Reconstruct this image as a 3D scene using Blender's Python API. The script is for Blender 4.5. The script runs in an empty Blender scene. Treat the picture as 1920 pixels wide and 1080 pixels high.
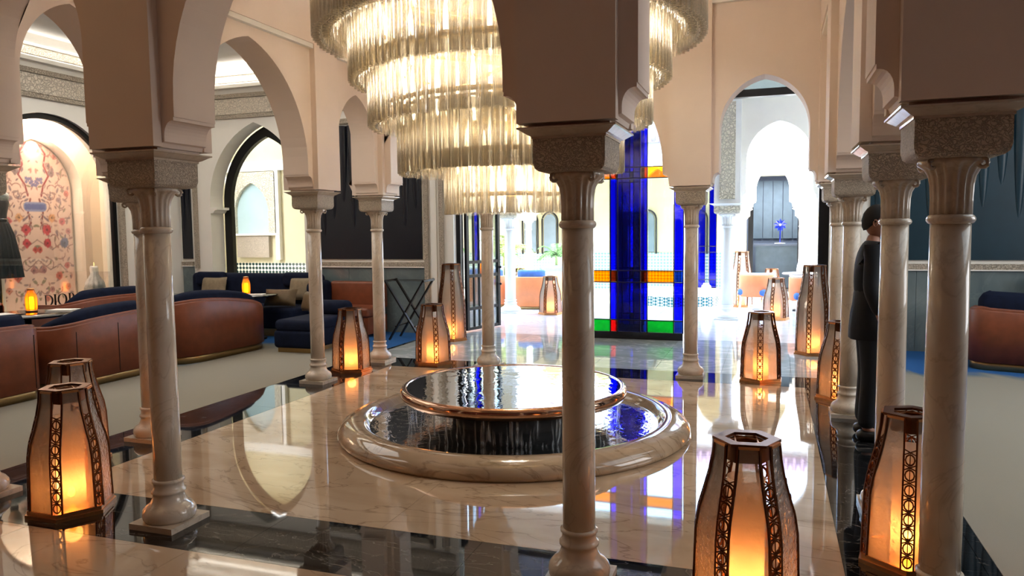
import bpy, bmesh, math, random
import numpy as np
from math import sin, cos, pi, radians
from mathutils import Vector, Matrix
random.seed(7)
scene = bpy.context.scene
COL = scene.collection

# ---------------------------------------------------------------- camera
cam_d = bpy.data.cameras.new('camera'); cam = bpy.data.objects.new('camera', cam_d); COL.objects.link(cam)
cam_d.sensor_width = 36.0; cam_d.lens = 1412.24/1920*36; cam_d.clip_start = 0.05; cam_d.clip_end = 300
_ya, _pi, _ro = .3314, .0760, -.0114
_f = Vector((-sin(_ya)*cos(_pi), cos(_ya)*cos(_pi), -sin(_pi))); _r = Vector((cos(_ya), sin(_ya), 0)); _u = _r.cross(_f)
_r2 = _r*cos(_ro)+_u*sin(_ro); _u2 = -_r*sin(_ro)+_u*cos(_ro)
cam.matrix_world = Matrix(((_r2.x, _u2.x, -_f.x, 1.9751), (_r2.y, _u2.y, -_f.y, -5.7491), (_r2.z, _u2.z, -_f.z, 1.6), (0, 0, 0, 1)))
scene.camera = cam

# ---------------------------------------------------------------- world, sun, area lights, exposure
W = bpy.data.worlds.new('sky'); scene.world = W; W.use_nodes = True
wn = W.node_tree.nodes; wl = W.node_tree.links; wn.clear()
sky = wn.new('ShaderNodeTexSky'); sky.sky_type = 'NISHITA'; sky.sun_disc = False
sky.sun_elevation = radians(60); sky.sun_rotation = radians(200); sky.air_density = 1.2; sky.dust_density = 2.0; sky.ozone_density = 1.0
wbg = wn.new('ShaderNodeBackground'); wbg.inputs['Strength'].default_value = 1.7
wo = wn.new('ShaderNodeOutputWorld'); wl.new(sky.outputs[0], wbg.inputs[0]); wl.new(wbg.outputs[0], wo.inputs[0])
def lamp(kind, name, loc, energy, color=(1, 1, 1), size=None, rot=None, parent=None, size_y=None, spread=None):
    d = bpy.data.lights.new(name, kind); d.energy = energy; d.color = color
    o = bpy.data.objects.new(name, d); COL.objects.link(o); o.location = loc
    if rot: o.rotation_euler = rot
    if kind == 'AREA':
        d.size = size or 1
        if size_y: d.shape = 'RECTANGLE'; d.size_y = size_y
        if spread: d.spread = spread
    elif kind in ('POINT', 'SPOT') and size: d.shadow_soft_size = size
    if parent: o.parent = parent
    return o
sun = lamp('SUN', 'sun', (0, 0, 20), 15.0, (1, .96, .9)); sun.data.angle = radians(.6)
sun.rotation_euler = Vector((-.18, .42, -.89)).to_track_quat('-Z', 'Y').to_euler()
lamp('AREA', 'aisle_fill_left', (-5.4, .6, 4.3), 60, (1, .95, .88), 3.0, (0, 0, 0), size_y=6.0)  # added soft fill for the left aisle, no fitting built
lamp('AREA', 'aisle_fill_right', (5.4, .6, 4.3), 42, (.78, .91, 1), 3.0, (0, 0, 0), size_y=6.0)  # added cool fill brightening the right aisle, without a modelled fitting
lamp('AREA', 'aisle_fill_near', (-2.4, -5.0, 4.3), 7, (1, .62, .30), 2.0, (0, 0, 0), size_y=3.0)  # added warm fill to tint the near arcade faces brown
lamp('AREA', 'side_fill_right', (7.6, .2, 2.6), 62, (.96, .97, 1), 2.6, (0, radians(90), 0), size_y=3.2)  # added sideways fill for the near soffits; the right wall has no window
lamp('AREA', 'cove_light_left', (-7.72, -1.5, 4.14), 17, (1, .96, .9), .12, (0, radians(155), 0), size_y=12)
lamp('AREA', 'cove_light_far', (-5.3, 4.82, 4.14), 14, (1, .96, .9), 5, (radians(155), 0, 0), size_y=.12)
lamp('AREA', 'vestibule_fill', (-8.0, 6.6, 4.2), 20, (1, 1, .97), 1.5, (0, 0, 0), size_y=1.0)  # added fill lighting the vestibule, no ceiling lamp modelled
lamp('AREA', 'aisle_fill_far', (0, 3.8, 4.3), 12, (1, .9, .8), 4.5, (0, 0, 0), size_y=.8)  # added fill over the far aisle, not a modelled lamp
scene.view_settings.view_transform = 'Standard'; scene.view_settings.look = 'None'
scene.view_settings.gamma = 1.0; scene.view_settings.use_curve_mapping = False
scene.view_settings.exposure = 1.22
try:
    cy = scene.cycles
    cy.use_denoising = True; cy.max_bounces = 10; cy.diffuse_bounces = 4; cy.glossy_bounces = 4; cy.transmission_bounces = 6
    cy.transparent_max_bounces = 64; cy.caustics_reflective = False; cy.caustics_refractive = False
    cy.sample_clamp_indirect = 6.0; cy.sample_clamp_direct = 0.0; cy.blur_glossy = 0.5
except Exception: pass

# ---------------------------------------------------------------- materials
MATS = {}
def nt(name):
    m = bpy.data.materials.new(name); m.use_nodes = True; n = m.node_tree.nodes; n.clear()
    out = n.new('ShaderNodeOutputMaterial'); return m, n, m.node_tree.links, out
def lin(c): return tuple((x/12.92 if x <= .04045 else ((x+.055)/1.055)**2.4) for x in [v/255 for v in c])+(1,)
def pbsdf(n, base, rough=.5, metal=0., spec=.5, coat=0.):
    b = n.new('ShaderNodeBsdfPrincipled'); b.inputs['Base Color'].default_value = base; b.inputs['Roughness'].default_value = rough
    b.inputs['Metallic'].default_value = metal; b.inputs['Specular IOR Level'].default_value = spec
    if coat: b.inputs['Coat Weight'].default_value = coat; b.inputs['Coat Roughness'].default_value = .05
    return b
def noise(n, l, scale, detail=4, coord='Object', dist=0., stretch=None, rot=None):
    t = n.new('ShaderNodeTexNoise'); t.inputs['Scale'].default_value = scale; t.inputs['Detail'].default_value = detail; t.inputs['Distortion'].default_value = dist
    if coord == 'World': src = n.new('ShaderNodeNewGeometry').outputs['Position']
    else: src = n.new('ShaderNodeTexCoord').outputs[coord]
    if stretch or rot:
        mp = n.new('ShaderNodeMapping'); mp.inputs['Scale'].default_value = stretch or (1, 1, 1); mp.inputs['Rotation'].default_value = rot or (0, 0, 0)
        l.new(src, mp.inputs[0]); src = mp.outputs[0]
    l.new(src, t.inputs['Vector']); return t
def ramp(n, l, src, stops):
    r = n.new('ShaderNodeValToRGB'); e = r.color_ramp.elements
    while len(e) < len(stops): e.new(.5)
    for k, (p, c) in enumerate(stops): e[k].position = p; e[k].color = c if len(c) == 4 else (*c, 1)
    l.new(src, r.inputs[0]); return r
def bump(n, l, src, b, strength=.3, dist=.01):
    bp = n.new('ShaderNodeBump'); bp.inputs['Strength'].default_value = strength; bp.inputs['Distance'].default_value = dist
    l.new(src, bp.inputs['Height']); l.new(bp.outputs[0], b.inputs['Normal'])
def plain(name, rgb, rough=.5, metal=0., spec=.5, var=.08, nscale=6, bstr=0., bscale=60, coat=0., coord='Object'):
    m, n, l, out = nt(name); c = lin(rgb); b = pbsdf(n, c, rough, metal, spec, coat)
    t = noise(n, l, nscale, 3, coord)
    r = ramp(n, l, t.outputs[0], [(.3, tuple(x*(1-var) for x in c[:3])), (.7, tuple(min(1, x*(1+var)) for x in c[:3]))])
    l.new(r.outputs[0], b.inputs['Base Color'])
    if bstr:
        t2 = noise(n, l, bscale, 3, coord); bump(n, l, t2.outputs[0], b, bstr, .004)
    l.new(b.outputs[0], out.inputs[0]); MATS[name] = m; return m
def marble(name, c1, c2, vein, rough=.06, scale=1.0, veinw=.03, spec=.5, coord='World', veinamt=.8):
    m, n, l, out = nt(name); b = pbsdf(n, lin(c1), rough, 0, spec)
    t = noise(n, l, 1.1*scale, 8, coord, 1.2, (1, 2.2, 1), (0, 0, .6))
    r = ramp(n, l, t.outputs[0], [(.32, lin(c1)), (.68, lin(c2))])
    v = noise(n, l, .9*scale, 6, coord, 2.2, (1, 2.4, 1), (0, 0, .75))
    rv = ramp(n, l, v.outputs[0], [(.5-veinw, (0, 0, 0)), (.5, (veinamt,)*3), (.5+veinw, (0, 0, 0))])
    mx = n.new('ShaderNodeMix'); mx.data_type = 'RGBA'
    l.new(rv.outputs[0], mx.inputs[0]); l.new(r.outputs[0], mx.inputs[6]); mx.inputs[7].default_value = lin(vein)
    l.new(mx.outputs[2], b.inputs['Base Color']); l.new(b.outputs[0], out.inputs[0]); MATS[name] = m; return m
def carved(name, rgb, scale=14, strength=.9, rough=.7, dark=.6):
    m, n, l, out = nt(name); c = lin(rgb); b = pbsdf(n, c, rough)
    tc = n.new('ShaderNodeTexCoord'); v = n.new('ShaderNodeTexVoronoi'); v.inputs['Scale'].default_value = scale; v.feature = 'DISTANCE_TO_EDGE'
    nz = noise(n, l, scale*.6, 2, 'Object'); ad = n.new('ShaderNodeMix'); ad.data_type = 'RGBA'; ad.inputs[0].default_value = .06
    l.new(tc.outputs['Object'], ad.inputs[6]); l.new(nz.outputs['Color'], ad.inputs[7]); l.new(ad.outputs[2], v.inputs['Vector'])
    r = ramp(n, l, v.outputs[0], [(.02, (0, 0, 0)), (.12, (1, 1, 1))])
    bump(n, l, r.outputs[0], b, strength, .012)
    r2 = ramp(n, l, v.outputs[0], [(.02, tuple(x*dark for x in c[:3])), (.12, c)])
    l.new(r2.outputs[0], b.inputs['Base Color']); l.new(b.outputs[0], out.inputs[0]); MATS[name] = m; return m
def emit(name, rgb, strength):
    m, n, l, out = nt(name); e = n.new('ShaderNodeEmission'); e.inputs[0].default_value = lin(rgb); e.inputs[1].default_value = strength
    l.new(e.outputs[0], out.inputs[0]); MATS[name] = m; return m
def sheer(name, tint, transp=.5, transl=.3, rough=.1, bscale=0, bstr=.3, gloss=1.0, transl_col=None, stretch=None, edge=0.):
    """glass: transparent + translucent + fresnel gloss"""
    m, n, l, out = nt(name); c = lin(tint)
    tr = n.new('ShaderNodeBsdfTransparent'); tr.inputs[0].default_value = c
    tl = n.new('ShaderNodeBsdfTranslucent'); tl.inputs[0].default_value = lin(transl_col) if transl_col else c
    df = n.new('ShaderNodeBsdfDiffuse'); df.inputs[0].default_value = lin(transl_col) if transl_col else c
    gl = n.new('ShaderNodeBsdfGlossy'); gl.inputs['Roughness'].default_value = rough
    ms = n.new('ShaderNodeMixShader'); ms.inputs[0].default_value = .35; l.new(tl.outputs[0], ms.inputs[1]); l.new(df.outputs[0], ms.inputs[2])
    m1 = n.new('ShaderNodeMixShader'); m1.inputs[0].default_value = transl; l.new(tr.outputs[0], m1.inputs[1]); l.new(ms.outputs[0], m1.inputs[2])
    if edge:
        lw = n.new('ShaderNodeLayerWeight'); lw.inputs[0].default_value = .35; er = ramp(n, l, lw.outputs['Facing'], [(.25, (transl,)*3), (.85, (edge,)*3)]); l.new(er.outputs[0], m1.inputs[0])
    fr = n.new('ShaderNodeFresnel'); fr.inputs[0].default_value = 1.45
    mu = n.new('ShaderNodeMath'); mu.operation = 'MULTIPLY'; mu.inputs[1].default_value = gloss; l.new(fr.outputs[0], mu.inputs[0])
    m2 = n.new('ShaderNodeMixShader'); l.new(mu.outputs[0], m2.inputs[0]); l.new(m1.outputs[0], m2.inputs[1]); l.new(gl.outputs[0], m2.inputs[2])
    if bscale:
        t = noise(n, l, bscale, 2, 'Object', stretch=stretch); bp = n.new('ShaderNodeBump'); bp.inputs['Strength'].default_value = bstr; bp.inputs['Distance'].default_value = .01
        l.new(t.outputs[0], bp.inputs['Height'])
        for s in (gl, tl, df): l.new(bp.outputs[0], s.inputs['Normal'])
        l.new(bp.outputs[0], fr.inputs['Normal'])
    l.new(m2.outputs[0], out.inputs[0]); MATS[name] = m; return m

plain('plaster', (236, 218, 203), .75, var=.02, nscale=3, bstr=.08, bscale=180)
plain('plaster_white', (240, 236, 226), .7, var=.02, nscale=3)
plain('white_stone', (238, 238, 234), .6, var=.03, nscale=4)
plain('ceiling_white', (232, 226, 216), .8, var=.02)
marble('floor_marble', (168, 140, 110), (194, 170, 142), (122, 96, 72), .03, .9, .016, spec=.7, veinamt=.6)
marble('black_marble', (16, 17, 18), (27, 27, 28), (110, 104, 96), .03, 1.6, .008, spec=.6)
marble('brown_marble', (170, 142, 114), (190, 164, 136), (128, 100, 76), .035, .9, .014, spec=.7, veinamt=.5)
marble('grey_marble', (150, 156, 154), (172, 178, 176), (205, 208, 204), .05, .8, .03, spec=.6)
marble('patio_stone', (206, 206, 200), (222, 222, 216), (190, 190, 186), .12, .8, .03)
marble('column_marble', (192, 176, 156), (210, 197, 180), (158, 140, 120), .1, 2.2, .02, coord='Object', veinamt=.35)
marble('basin_marble', (148, 124, 98), (184, 160, 132), (116, 92, 68), .05, 1.3, .02, spec=.7, veinamt=.6)
marble('slate_wainscot', (92, 106, 108), (116, 128, 128), (134, 144, 144), .25, 1.2, .02, veinamt=.2)
carved('carved_plaster', (206, 192, 172), 62, .8, dark=.72)
carved('carved_frieze', (216, 204, 186), 24, .8, dark=.74)
carved('carved_border', (196, 182, 162), 40, .9, dark=.6)
carved('lattice_plaster', (228, 220, 198), 22, 1.0, dark=.75)
plain('copper', (204, 146, 96), .28, 1.0, var=.15, nscale=12)
plain('bronze_dark', (106, 66, 42), .35, 1.0, var=.15, nscale=12)
plain('brass', (200, 170, 110), .3, 1.0, var=.08)
plain('chrome_bronze', (190, 150, 124), .08, 1.0, var=.05)
plain('black_metal', (18, 18, 19), .35, .3, var=.1)
plain('black_lacquer', (10, 10, 11), .08, 0, .7, var=.1)
plain('leather_brown', (120, 62, 36), .42, var=.14, nscale=9, bstr=.25, bscale=140)
plain('leather_orange', (214, 132, 82), .5, var=.06, nscale=9)
plain('velvet_navy', (15, 23, 44), .9, var=.2, nscale=12, bstr=.15, bscale=200, spec=.2)
plain('fabric_blue', (64, 104, 172), .85, var=.12, nscale=12)
plain('pillow_taupe', (134, 120, 96), .85, var=.12, nscale=20, bstr=.2, bscale=220)
plain('pillow_bronze', (92, 72, 42), .6, var=.15, nscale=20)
plain('pillow_white', (230, 226, 216), .85, var=.04)
plain('drape_black', (10, 15, 27), .34, var=.12, nscale=4, bstr=.1, bscale=120)
plain('drape_teal', (13, 46, 58), .36, var=.12, nscale=4, bstr=.1, bscale=120)
plain('gold_plinth', (170, 142, 96), .3, .9, var=.08)
plain('paper_white', (232, 230, 224), .7, var=.03)
plain('book_grey', (150, 146, 138), .7, var=.1)
plain('leaf_green', (44, 92, 30), .55, var=.3, nscale=20)
plain('leaf_yellow', (92, 122, 30), .55, var=.3, nscale=20)
plain('pot_green', (48, 112, 72), .25, var=.1)
plain('stem_green', (96, 104, 54), .7, var=.2)
plain('vase_white', (226, 222, 212), .4, var=.05)
plain('flower_blue', (16, 48, 190), .2, var=.1, spec=.8)
plain('door_grey', (104, 113, 130), .6, var=.05)
plain('room_ochre', (206, 186, 140), .8, var=.04)
plain('gallery_wall', (206, 196, 160), .8, var=.03)
plain('curtain_grey', (104, 118, 128), .8, var=.1, nscale=5)
plain('roof_tile', (142, 128, 158), .7, var=.15, nscale=30)
plain('skin', (150, 104, 82), .5, var=.05, bstr=.05)
plain('hair_black', (9, 8, 8), .8, var=.2, nscale=40)
plain('cloth_dark', (9, 13, 20), .85, var=.1, nscale=30)
plain('shoe_black', (10, 10, 10), .3, var=.1)
plain('mannequin_skin', (226, 178, 140), .5, var=.03)
plain('lace_white', (226, 214, 204), .8, var=.2, nscale=60)
plain('dress_black', (20, 18, 20), .7, var=.25, nscale=30)
plain('niche_blue', (176, 200, 202), .8, var=.02)
plain('niche_peach', (242, 220, 198), .75, var=.02)
plain('dark_backing', (14, 14, 15), .9, var=.1)
plain('grout', (92, 86, 78), .8, var=.05)
plain('wood_red', (120, 56, 36), .25, var=.15)
emit('candle_glow', (255, 176, 50), 9)
emit('lamp_glow', (255, 170, 40), 9)
emit('bulb_glow', (255, 238, 210), 8)
emit('downlight_glow', (255, 232, 200), 12)
sheer('lantern_glass', (246, 240, 232), .6, .27, .08, 45, .6, .9, (255, 246, 236))
sheer('frosted_shade', (255, 232, 208), .25, .62, .3, 60, .2, .4)
sheer('amber_shade', (255, 180, 70), .4, .6, .2, 0, .3, .6)
sheer('tube_glass', (255, 254, 251), .7, .12, .12, 55, .3, .5, (255, 240, 216), (1, 1, .12), .46)
sheer('clear_glass', (232, 242, 242), 1, .02, .02, 0, 0, .8)
sheer('blue_glass', (22, 44, 226), 1, .10, .03, 9, .15, .8, (10, 30, 230))
sheer('dark_blue_glass', (44, 92, 168), 1, .08, .03, 9, .15, .8, (14, 50, 110))
sheer('amber_glass', (255, 176, 24), 1, .16, .03, 14, .3, .8, (255, 160, 10))
sheer('brown_glass', (150, 74, 40), 1, .10, .03, 14, .3, .8, (140, 60, 20))
sheer('red_glass', (226, 24, 46), 1, .16, .03, 14, .3, .8, (220, 10, 30))
sheer('green_glass', (20, 196, 96), 1, .16, .03, 14, .3, .8, (10, 180, 80))
def curtain_mat():
    m, n, l, out = nt('water_curtain'); tr = n.new('ShaderNodeBsdfTransparent'); b = pbsdf(n, lin((226, 236, 242)), .08, 0, .8)
    t = noise(n, l, 38, 4, 'Object', .2, (1, 1, .05)); r = ramp(n, l, t.outputs[0], [(.52, (.02,)*3), (.68, (.42,)*3)])
    bump(n, l, t.outputs[0], b, .6, .01); ms = n.new('ShaderNodeMixShader'); l.new(r.outputs[0], ms.inputs[0]); l.new(tr.outputs[0], ms.inputs[1]); l.new(b.outputs[0], ms.inputs[2])
    l.new(ms.outputs[0], out.inputs[0]); MATS['water_curtain'] = m
curtain_mat()
def water(name, scale, strength, tint, stretch=None):
    m, n, l, out = nt(name)
    tr = n.new('ShaderNodeBsdfTransparent'); tr.inputs[0].default_value = lin(tint)
    gl = n.new('ShaderNodeBsdfGlossy'); gl.inputs['Roughness'].default_value = .02
    fr = n.new('ShaderNodeFresnel'); fr.inputs[0].default_value = 1.38
    t = noise(n, l, scale, 3, 'Object', .6, stretch); bp = n.new('ShaderNodeBump'); bp.inputs['Strength'].default_value = strength; bp.inputs['Distance'].default_value = .01
    l.new(t.outputs[0], bp.inputs['Height']); l.new(bp.outputs[0], gl.inputs['Normal']); l.new(bp.outputs[0], fr.inputs['Normal'])
    ms = n.new('ShaderNodeMixShader'); l.new(fr.outputs[0], ms.inputs[0]); l.new(tr.outputs[0], ms.inputs[1]); l.new(gl.outputs[0], ms.inputs[2])
    l.new(ms.outputs[0], out.inputs[0]); MATS[name] = m
water('water_still', 7, .22, (170, 184, 188))
water('water_rippled', 13, .3, (150, 156, 158))
def carpet_mat():
    m, n, l, out = nt('carpet'); b = pbsdf(n, (1, 1, 1, 1), .95, spec=.1)
    g = n.new('ShaderNodeNewGeometry'); sp = n.new('ShaderNodeSeparateXYZ'); l.new(g.outputs['Position'], sp.inputs[0])
    ab = n.new('ShaderNodeMath'); ab.operation = 'ABSOLUTE'; l.new(sp.outputs[0], ab.inputs[0])
    a1 = n.new('ShaderNodeMath'); a1.operation = 'SUBTRACT'; l.new(ab.outputs[0], a1.inputs[0]); a1.inputs[1].default_value = 5.1
    a2 = n.new('ShaderNodeMath'); a2.operation = 'SUBTRACT'; l.new(sp.outputs[1], a2.inputs[0]); a2.inputs[1].default_value = 3.2
    mx = n.new('ShaderNodeMath'); mx.operation = 'MAXIMUM'; l.new(a1.outputs[0], mx.inputs[0]); l.new(a2.outputs[0], mx.inputs[1])
    t = noise(n, l, 1.3, 6, 'World', 1.0, (1, .5, 1)); t2 = n.new('ShaderNodeMath'); t2.operation = 'MULTIPLY_ADD'; l.new(t.outputs[0], t2.inputs[0]); t2.inputs[1].default_value = 1.5; l.new(mx.outputs[0], t2.inputs[2])
    r = ramp(n, l, t2.outputs[0], [(.6, lin((148, 142, 128))), (.8, lin((114, 122, 124))), (1.0, lin((46, 92, 146)))])
    t3 = noise(n, l, 260, 2, 'World'); bump(n, l, t3.outputs[0], b, .5, .006)
    l.new(r.outputs[0], b.inputs['Base Color']); l.new(b.outputs[0], out.inputs[0]); MATS['carpet'] = m
carpet_mat()
def zellige(name, c1, c2, scale):
    m, n, l, out = nt(name); b = pbsdf(n, lin(c1), .25)
    tc = n.new('ShaderNodeTexCoord'); mp = n.new('ShaderNodeMapping'); mp.inputs['Rotation'].default_value = (0, 0.7854, 0)
    l.new(tc.outputs['Object'], mp.inputs[0]); ck = n.new('ShaderNodeTexChecker'); ck.inputs['Scale'].default_value = scale
    ck.inputs[1].default_value = lin(c1); ck.inputs[2].default_value = lin(c2); l.new(mp.outputs[0], ck.inputs[0])
    l.new(ck.outputs[0], b.inputs['Base Color']); l.new(b.outputs[0], out.inputs[0]); MATS[name] = m
zellige('zellige', (224, 222, 208), (30, 58, 56), 17)
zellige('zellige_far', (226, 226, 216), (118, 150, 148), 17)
zellige('zellige_blue', (214, 220, 216), (38, 110, 120), 22)

# ---------------------------------------------------------------- mesh builder
class MB:
    def __init__(s): s.v = []; s.f = []; s.sm = []
    def add(s, vs, fs, smooth=False):
        o = len(s.v); s.v += [tuple(v) for v in vs]; s.f += [tuple(i+o for i in f) for f in fs]; s.sm += [smooth]*len(fs); return s
    def box(s, c, d, rz=0., M=None):
        x, y, z = (a/2 for a in d)
        vs = [Vector((i*x, j*y, k*z)) for k in (-1, 1) for j in (-1, 1) for i in (-1, 1)]
        if rz: vs = [Matrix.Rotation(rz, 3, 'Z') @ v for v in vs]
        if M is not None: vs = [M @ v for v in vs]
        vs = [v+Vector(c) for v in vs]
        return s.add(vs, [(0, 2, 3, 1), (4, 5, 7, 6), (0, 1, 5, 4), (2, 6, 7, 3), (0, 4, 6, 2), (1, 3, 7, 5)])
    def bb(s, x0, x1, y0, y1, z0, z1): return s.box(((x0+x1)/2, (y0+y1)/2, (z0+z1)/2), (x1-x0, y1-y0, z1-z0))
    def bar(s, a, b, w, h=None, up=(0, 0, 1)):
        a = Vector(a); b = Vector(b); d = b-a; L = d.length; d.normalize(); upv = Vector(up)
        if abs(d.dot(upv)) > .98: upv = Vector((1, 0, 0))
        x = d.cross(upv).normalized(); y = x.cross(d); M = Matrix((x, d, y)).transposed()
        return s.box((a+b)/2, (w, L, h or w), M=M)
    def lathe(s, prof, n=24, c=(0, 0, 0), fn=None, closed=False, smooth=True, cap=True):
        vs = []; fs = []
        for k, (r, z) in enumerate(prof):
            for i in range(n):
                a = 2*pi*i/n; rr = r*(fn(a, k) if fn else 1); vs.append((c[0]+rr*cos(a), c[1]+rr*sin(a), c[2]+z))
        m = len(prof)
        for k in range(m-1 if not closed else m):
            for i in range(n):
                j = (i+1) % n; k2 = (k+1) % m; fs.append((k*n+i, k*n+j, k2*n+j, k2*n+i))
        s.add(vs, fs, smooth)
        if cap and not closed:
            o = len(s.v)-len(vs); s.f.append(tuple(o+i for i in range(n))[::-1]); s.f.append(tuple(o+(m-1)*n+i for i in range(n))); s.sm += [False, False]
        return s
    def prism(s, poly, t0, t1, ax='xz', smooth_side=False):
        """poly in a plane, extruded along the third axis: 'xz' (along y), 'yz' (along x), 'xy' (along z)"""
        def P(p, t): return (p[0], t, p[1]) if ax == 'xz' else ((t, p[0], p[1]) if ax == 'yz' else (p[0], p[1], t))
        n = len(poly); vs = [P(p, t0) for p in poly]+[P(p, t1) for p in poly]
        s.add(vs, [tuple(range(n))[::-1], tuple(range(n, 2*n))]); o = len(s.v)-2*n
        for i in range(n):
            j = (i+1) % n; s.f.append((o+i, o+j, o+n+j, o+n+i)); s.sm.append(smooth_side)
        return s
    def tube(s, pts, r, n=8, closed=False):
        pts = [Vector(p) for p in pts]; m = len(pts); vs = []; fs = []
        for i, p in enumerate(pts):
            d = (pts[(i+1) % m]-pts[i-1]) if closed else (pts[min(i+1, m-1)]-pts[max(i-1, 0)])
            d.normalize(); upv = Vector((0, 0, 1)) if abs(d.z) < .95 else Vector((1, 0, 0))
            x = d.cross(upv).normalized(); y = x.cross(d); rr = r[i] if isinstance(r, (list, tuple)) else r
            vs += [p+x*rr*cos(2*pi*k/n)+y*rr*sin(2*pi*k/n) for k in range(n)]
        for i in range(m if closed else m-1):
            for k in range(n):
                i2 = (i+1) % m; k2 = (k+1) % n; fs.append((i*n+k, i*n+k2, i2*n+k2, i2*n+k))
        s.add(vs, fs, True)
        if not closed:
            o = len(s.v)-len(vs); s.f += [tuple(o+k for k in range(n))[::-1], tuple(o+(m-1)*n+k for k in range(n))]; s.sm += [False]*2
        return s
    def sphere(s, c, r, n=12, m=8, sc=(1, 1, 1)):
        prof = [(max(1e-4, sin(pi*k/m)), -cos(pi*k/m)) for k in range(m+1)]; o = len(s.v)
        s.lathe(prof, n, cap=False)
        for i in range(o, len(s.v)): x, y, z = s.v[i]; s.v[i] = (c[0]+x*r*sc[0], c[1]+y*r*sc[1], c[2]+z*r*sc[2])
        return s
    def cushion(s, c, d, rz=0., tilt=0., n=10, pinch=.8):
        """pillow: flat box that bulges in the middle; d = width, thickness, height"""
        vs = []; fs = []
        for sgn in (-1, 1):
            for j in range(n+1):
                for i in range(n+1):
                    u = -1+2*i/n; v = -1+2*j/n; b = (max(0, 1-u**4)*max(0, 1-v**4))**.5
                    pu = 1-.07*(1-abs(v))*0-.06*v*v*0; k = 1-.08*(1-v*v)*0
                    vs.append((u*d[0]/2*(1-.06*(1-u*u)*0-.05*(1-v*v)*abs(u)**3), sgn*d[1]/2*b, v*d[2]/2*(1-.05*(1-u*u)*abs(v)**3)))
        q = (n+1)**2
        for a in (0, 1):
            for j in range(n):
                for i in range(n):
                    p = a*q+j*(n+1)+i; f = (p, p+1, p+n+2, p+n+1); fs.append(f if a == 0 else f[::-1])
        M = Matrix.Rotation(rz, 3, 'Z') @ Matrix.Rotation(tilt, 3, 'X')
        return s.add([M @ Vector(v)+Vector(c) for v in vs], fs, True)
    def rbox(s, c, d, r=.05, rz=0.):
        """box with rounded top edge and vertical corners"""
        def rr(w, h, q, k=5):
            out = []
            for cx, cy, a0 in ((w-q, h-q, 0), (-w+q, h-q, 90), (-w+q, -h+q, 180), (w-q, -h+q, 270)):
                for i in range(k+1): a = radians(a0+90*i/k); out.append((cx+q*cos(a), cy+q*sin(a)))
            return out
        w, h, z = d[0]/2, d[1]/2, d[2]; rings = []
        r = min(r, w*.98, h*.98, z*.49)
        for k in range(5): a = pi/2*k/4; rings.append((r*(1-sin(a))*.0+r*(1-sin(pi/2*k/4)), r*(1-cos(a)), 0))
        levels = [(r*(1-sin(pi/2*k/4)), r*(1-cos(pi/2*k/4))) for k in range(5)]+[(r*(1-cos(pi/2*k/4)), z-r+r*sin(pi/2*k/4)) for k in range(5)]
        vs = []; n = None
        for ins, zz in levels:
            ring = rr(w-ins, h-ins, max(.004, r*1.2-ins)); n = len(ring); vs += [(x, y, zz) for x, y in ring]
        m = len(levels); fs = [(k*n+i, k*n+(i+1) % n, (k+1)*n+(i+1) % n, (k+1)*n+i) for k in range(m-1) for i in range(n)]
        fs += [tuple(range(n))[::-1], tuple((m-1)*n+i for i in range(n))]
        M = Matrix.Rotation(rz, 3, 'Z')
        return s.add([M @ Vector(v)+Vector(c) for v in vs], fs, True)
    def mesh(s, name, mat=None):
        me = bpy.data.meshes.new(name); me.from_pydata(s.v, [], s.f); me.polygons.foreach_set('use_smooth', s.sm); me.update()
        if mat: me.materials.append(MATS[mat])
        return me
    def build(s, name, mat, parent=None, loc=(0, 0, 0), rz=0.):
        return put(name, s.mesh(name, mat), parent, loc, rz)
def put(name, me, parent=None, loc=(0, 0, 0), rz=0.):
    o = bpy.data.objects.new(name, me); COL.objects.link(o); o.location = loc
    if rz: o.rotation_euler = (0, 0, rz)
    if parent: o.parent = parent
    return o
def tag(o, label, cat, group=None):
    o['label'] = label; o['category'] = cat
    if group: o['group'] = group
    return o
def thing(name, label, cat, loc=(0, 0, 0), rz=0., group=None):
    o = bpy.data.objects.new(name, None); COL.objects.link(o); o.location = loc; o.rotation_euler = (0, 0, rz); o.empty_display_size = .1
    return tag(o, label, cat, group)
def struct(name, mb=None, mat=None):
    if mb is None:
        o = bpy.data.objects.new(name, None); COL.objects.link(o)
    else: o = mb.build(name, mat)
    o['kind'] = 'structure'; return o
def dup(root, loc, rz=0., label=None, scale=None):
    r = root.copy(); COL.objects.link(r); r.location = loc; r.rotation_euler = (0, 0, rz)
    if label: r['label'] = label
    if scale: r.scale = scale
    def rec(a, b):
        for ch in list(a.children):
            c = ch.copy(); COL.objects.link(c); c.parent = b; rec(ch, c)
    rec(root, r); return r

# ---------------------------------------------------------------- plan
A, a_, B, b_ = 2.6155, 1.169, 2.509, 1.153          # column grid half sizes
XW, YF, YN = 7.9, 5.0, -8.0                         # outer walls
TOP, AIS = 5.6, 4.4

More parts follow.
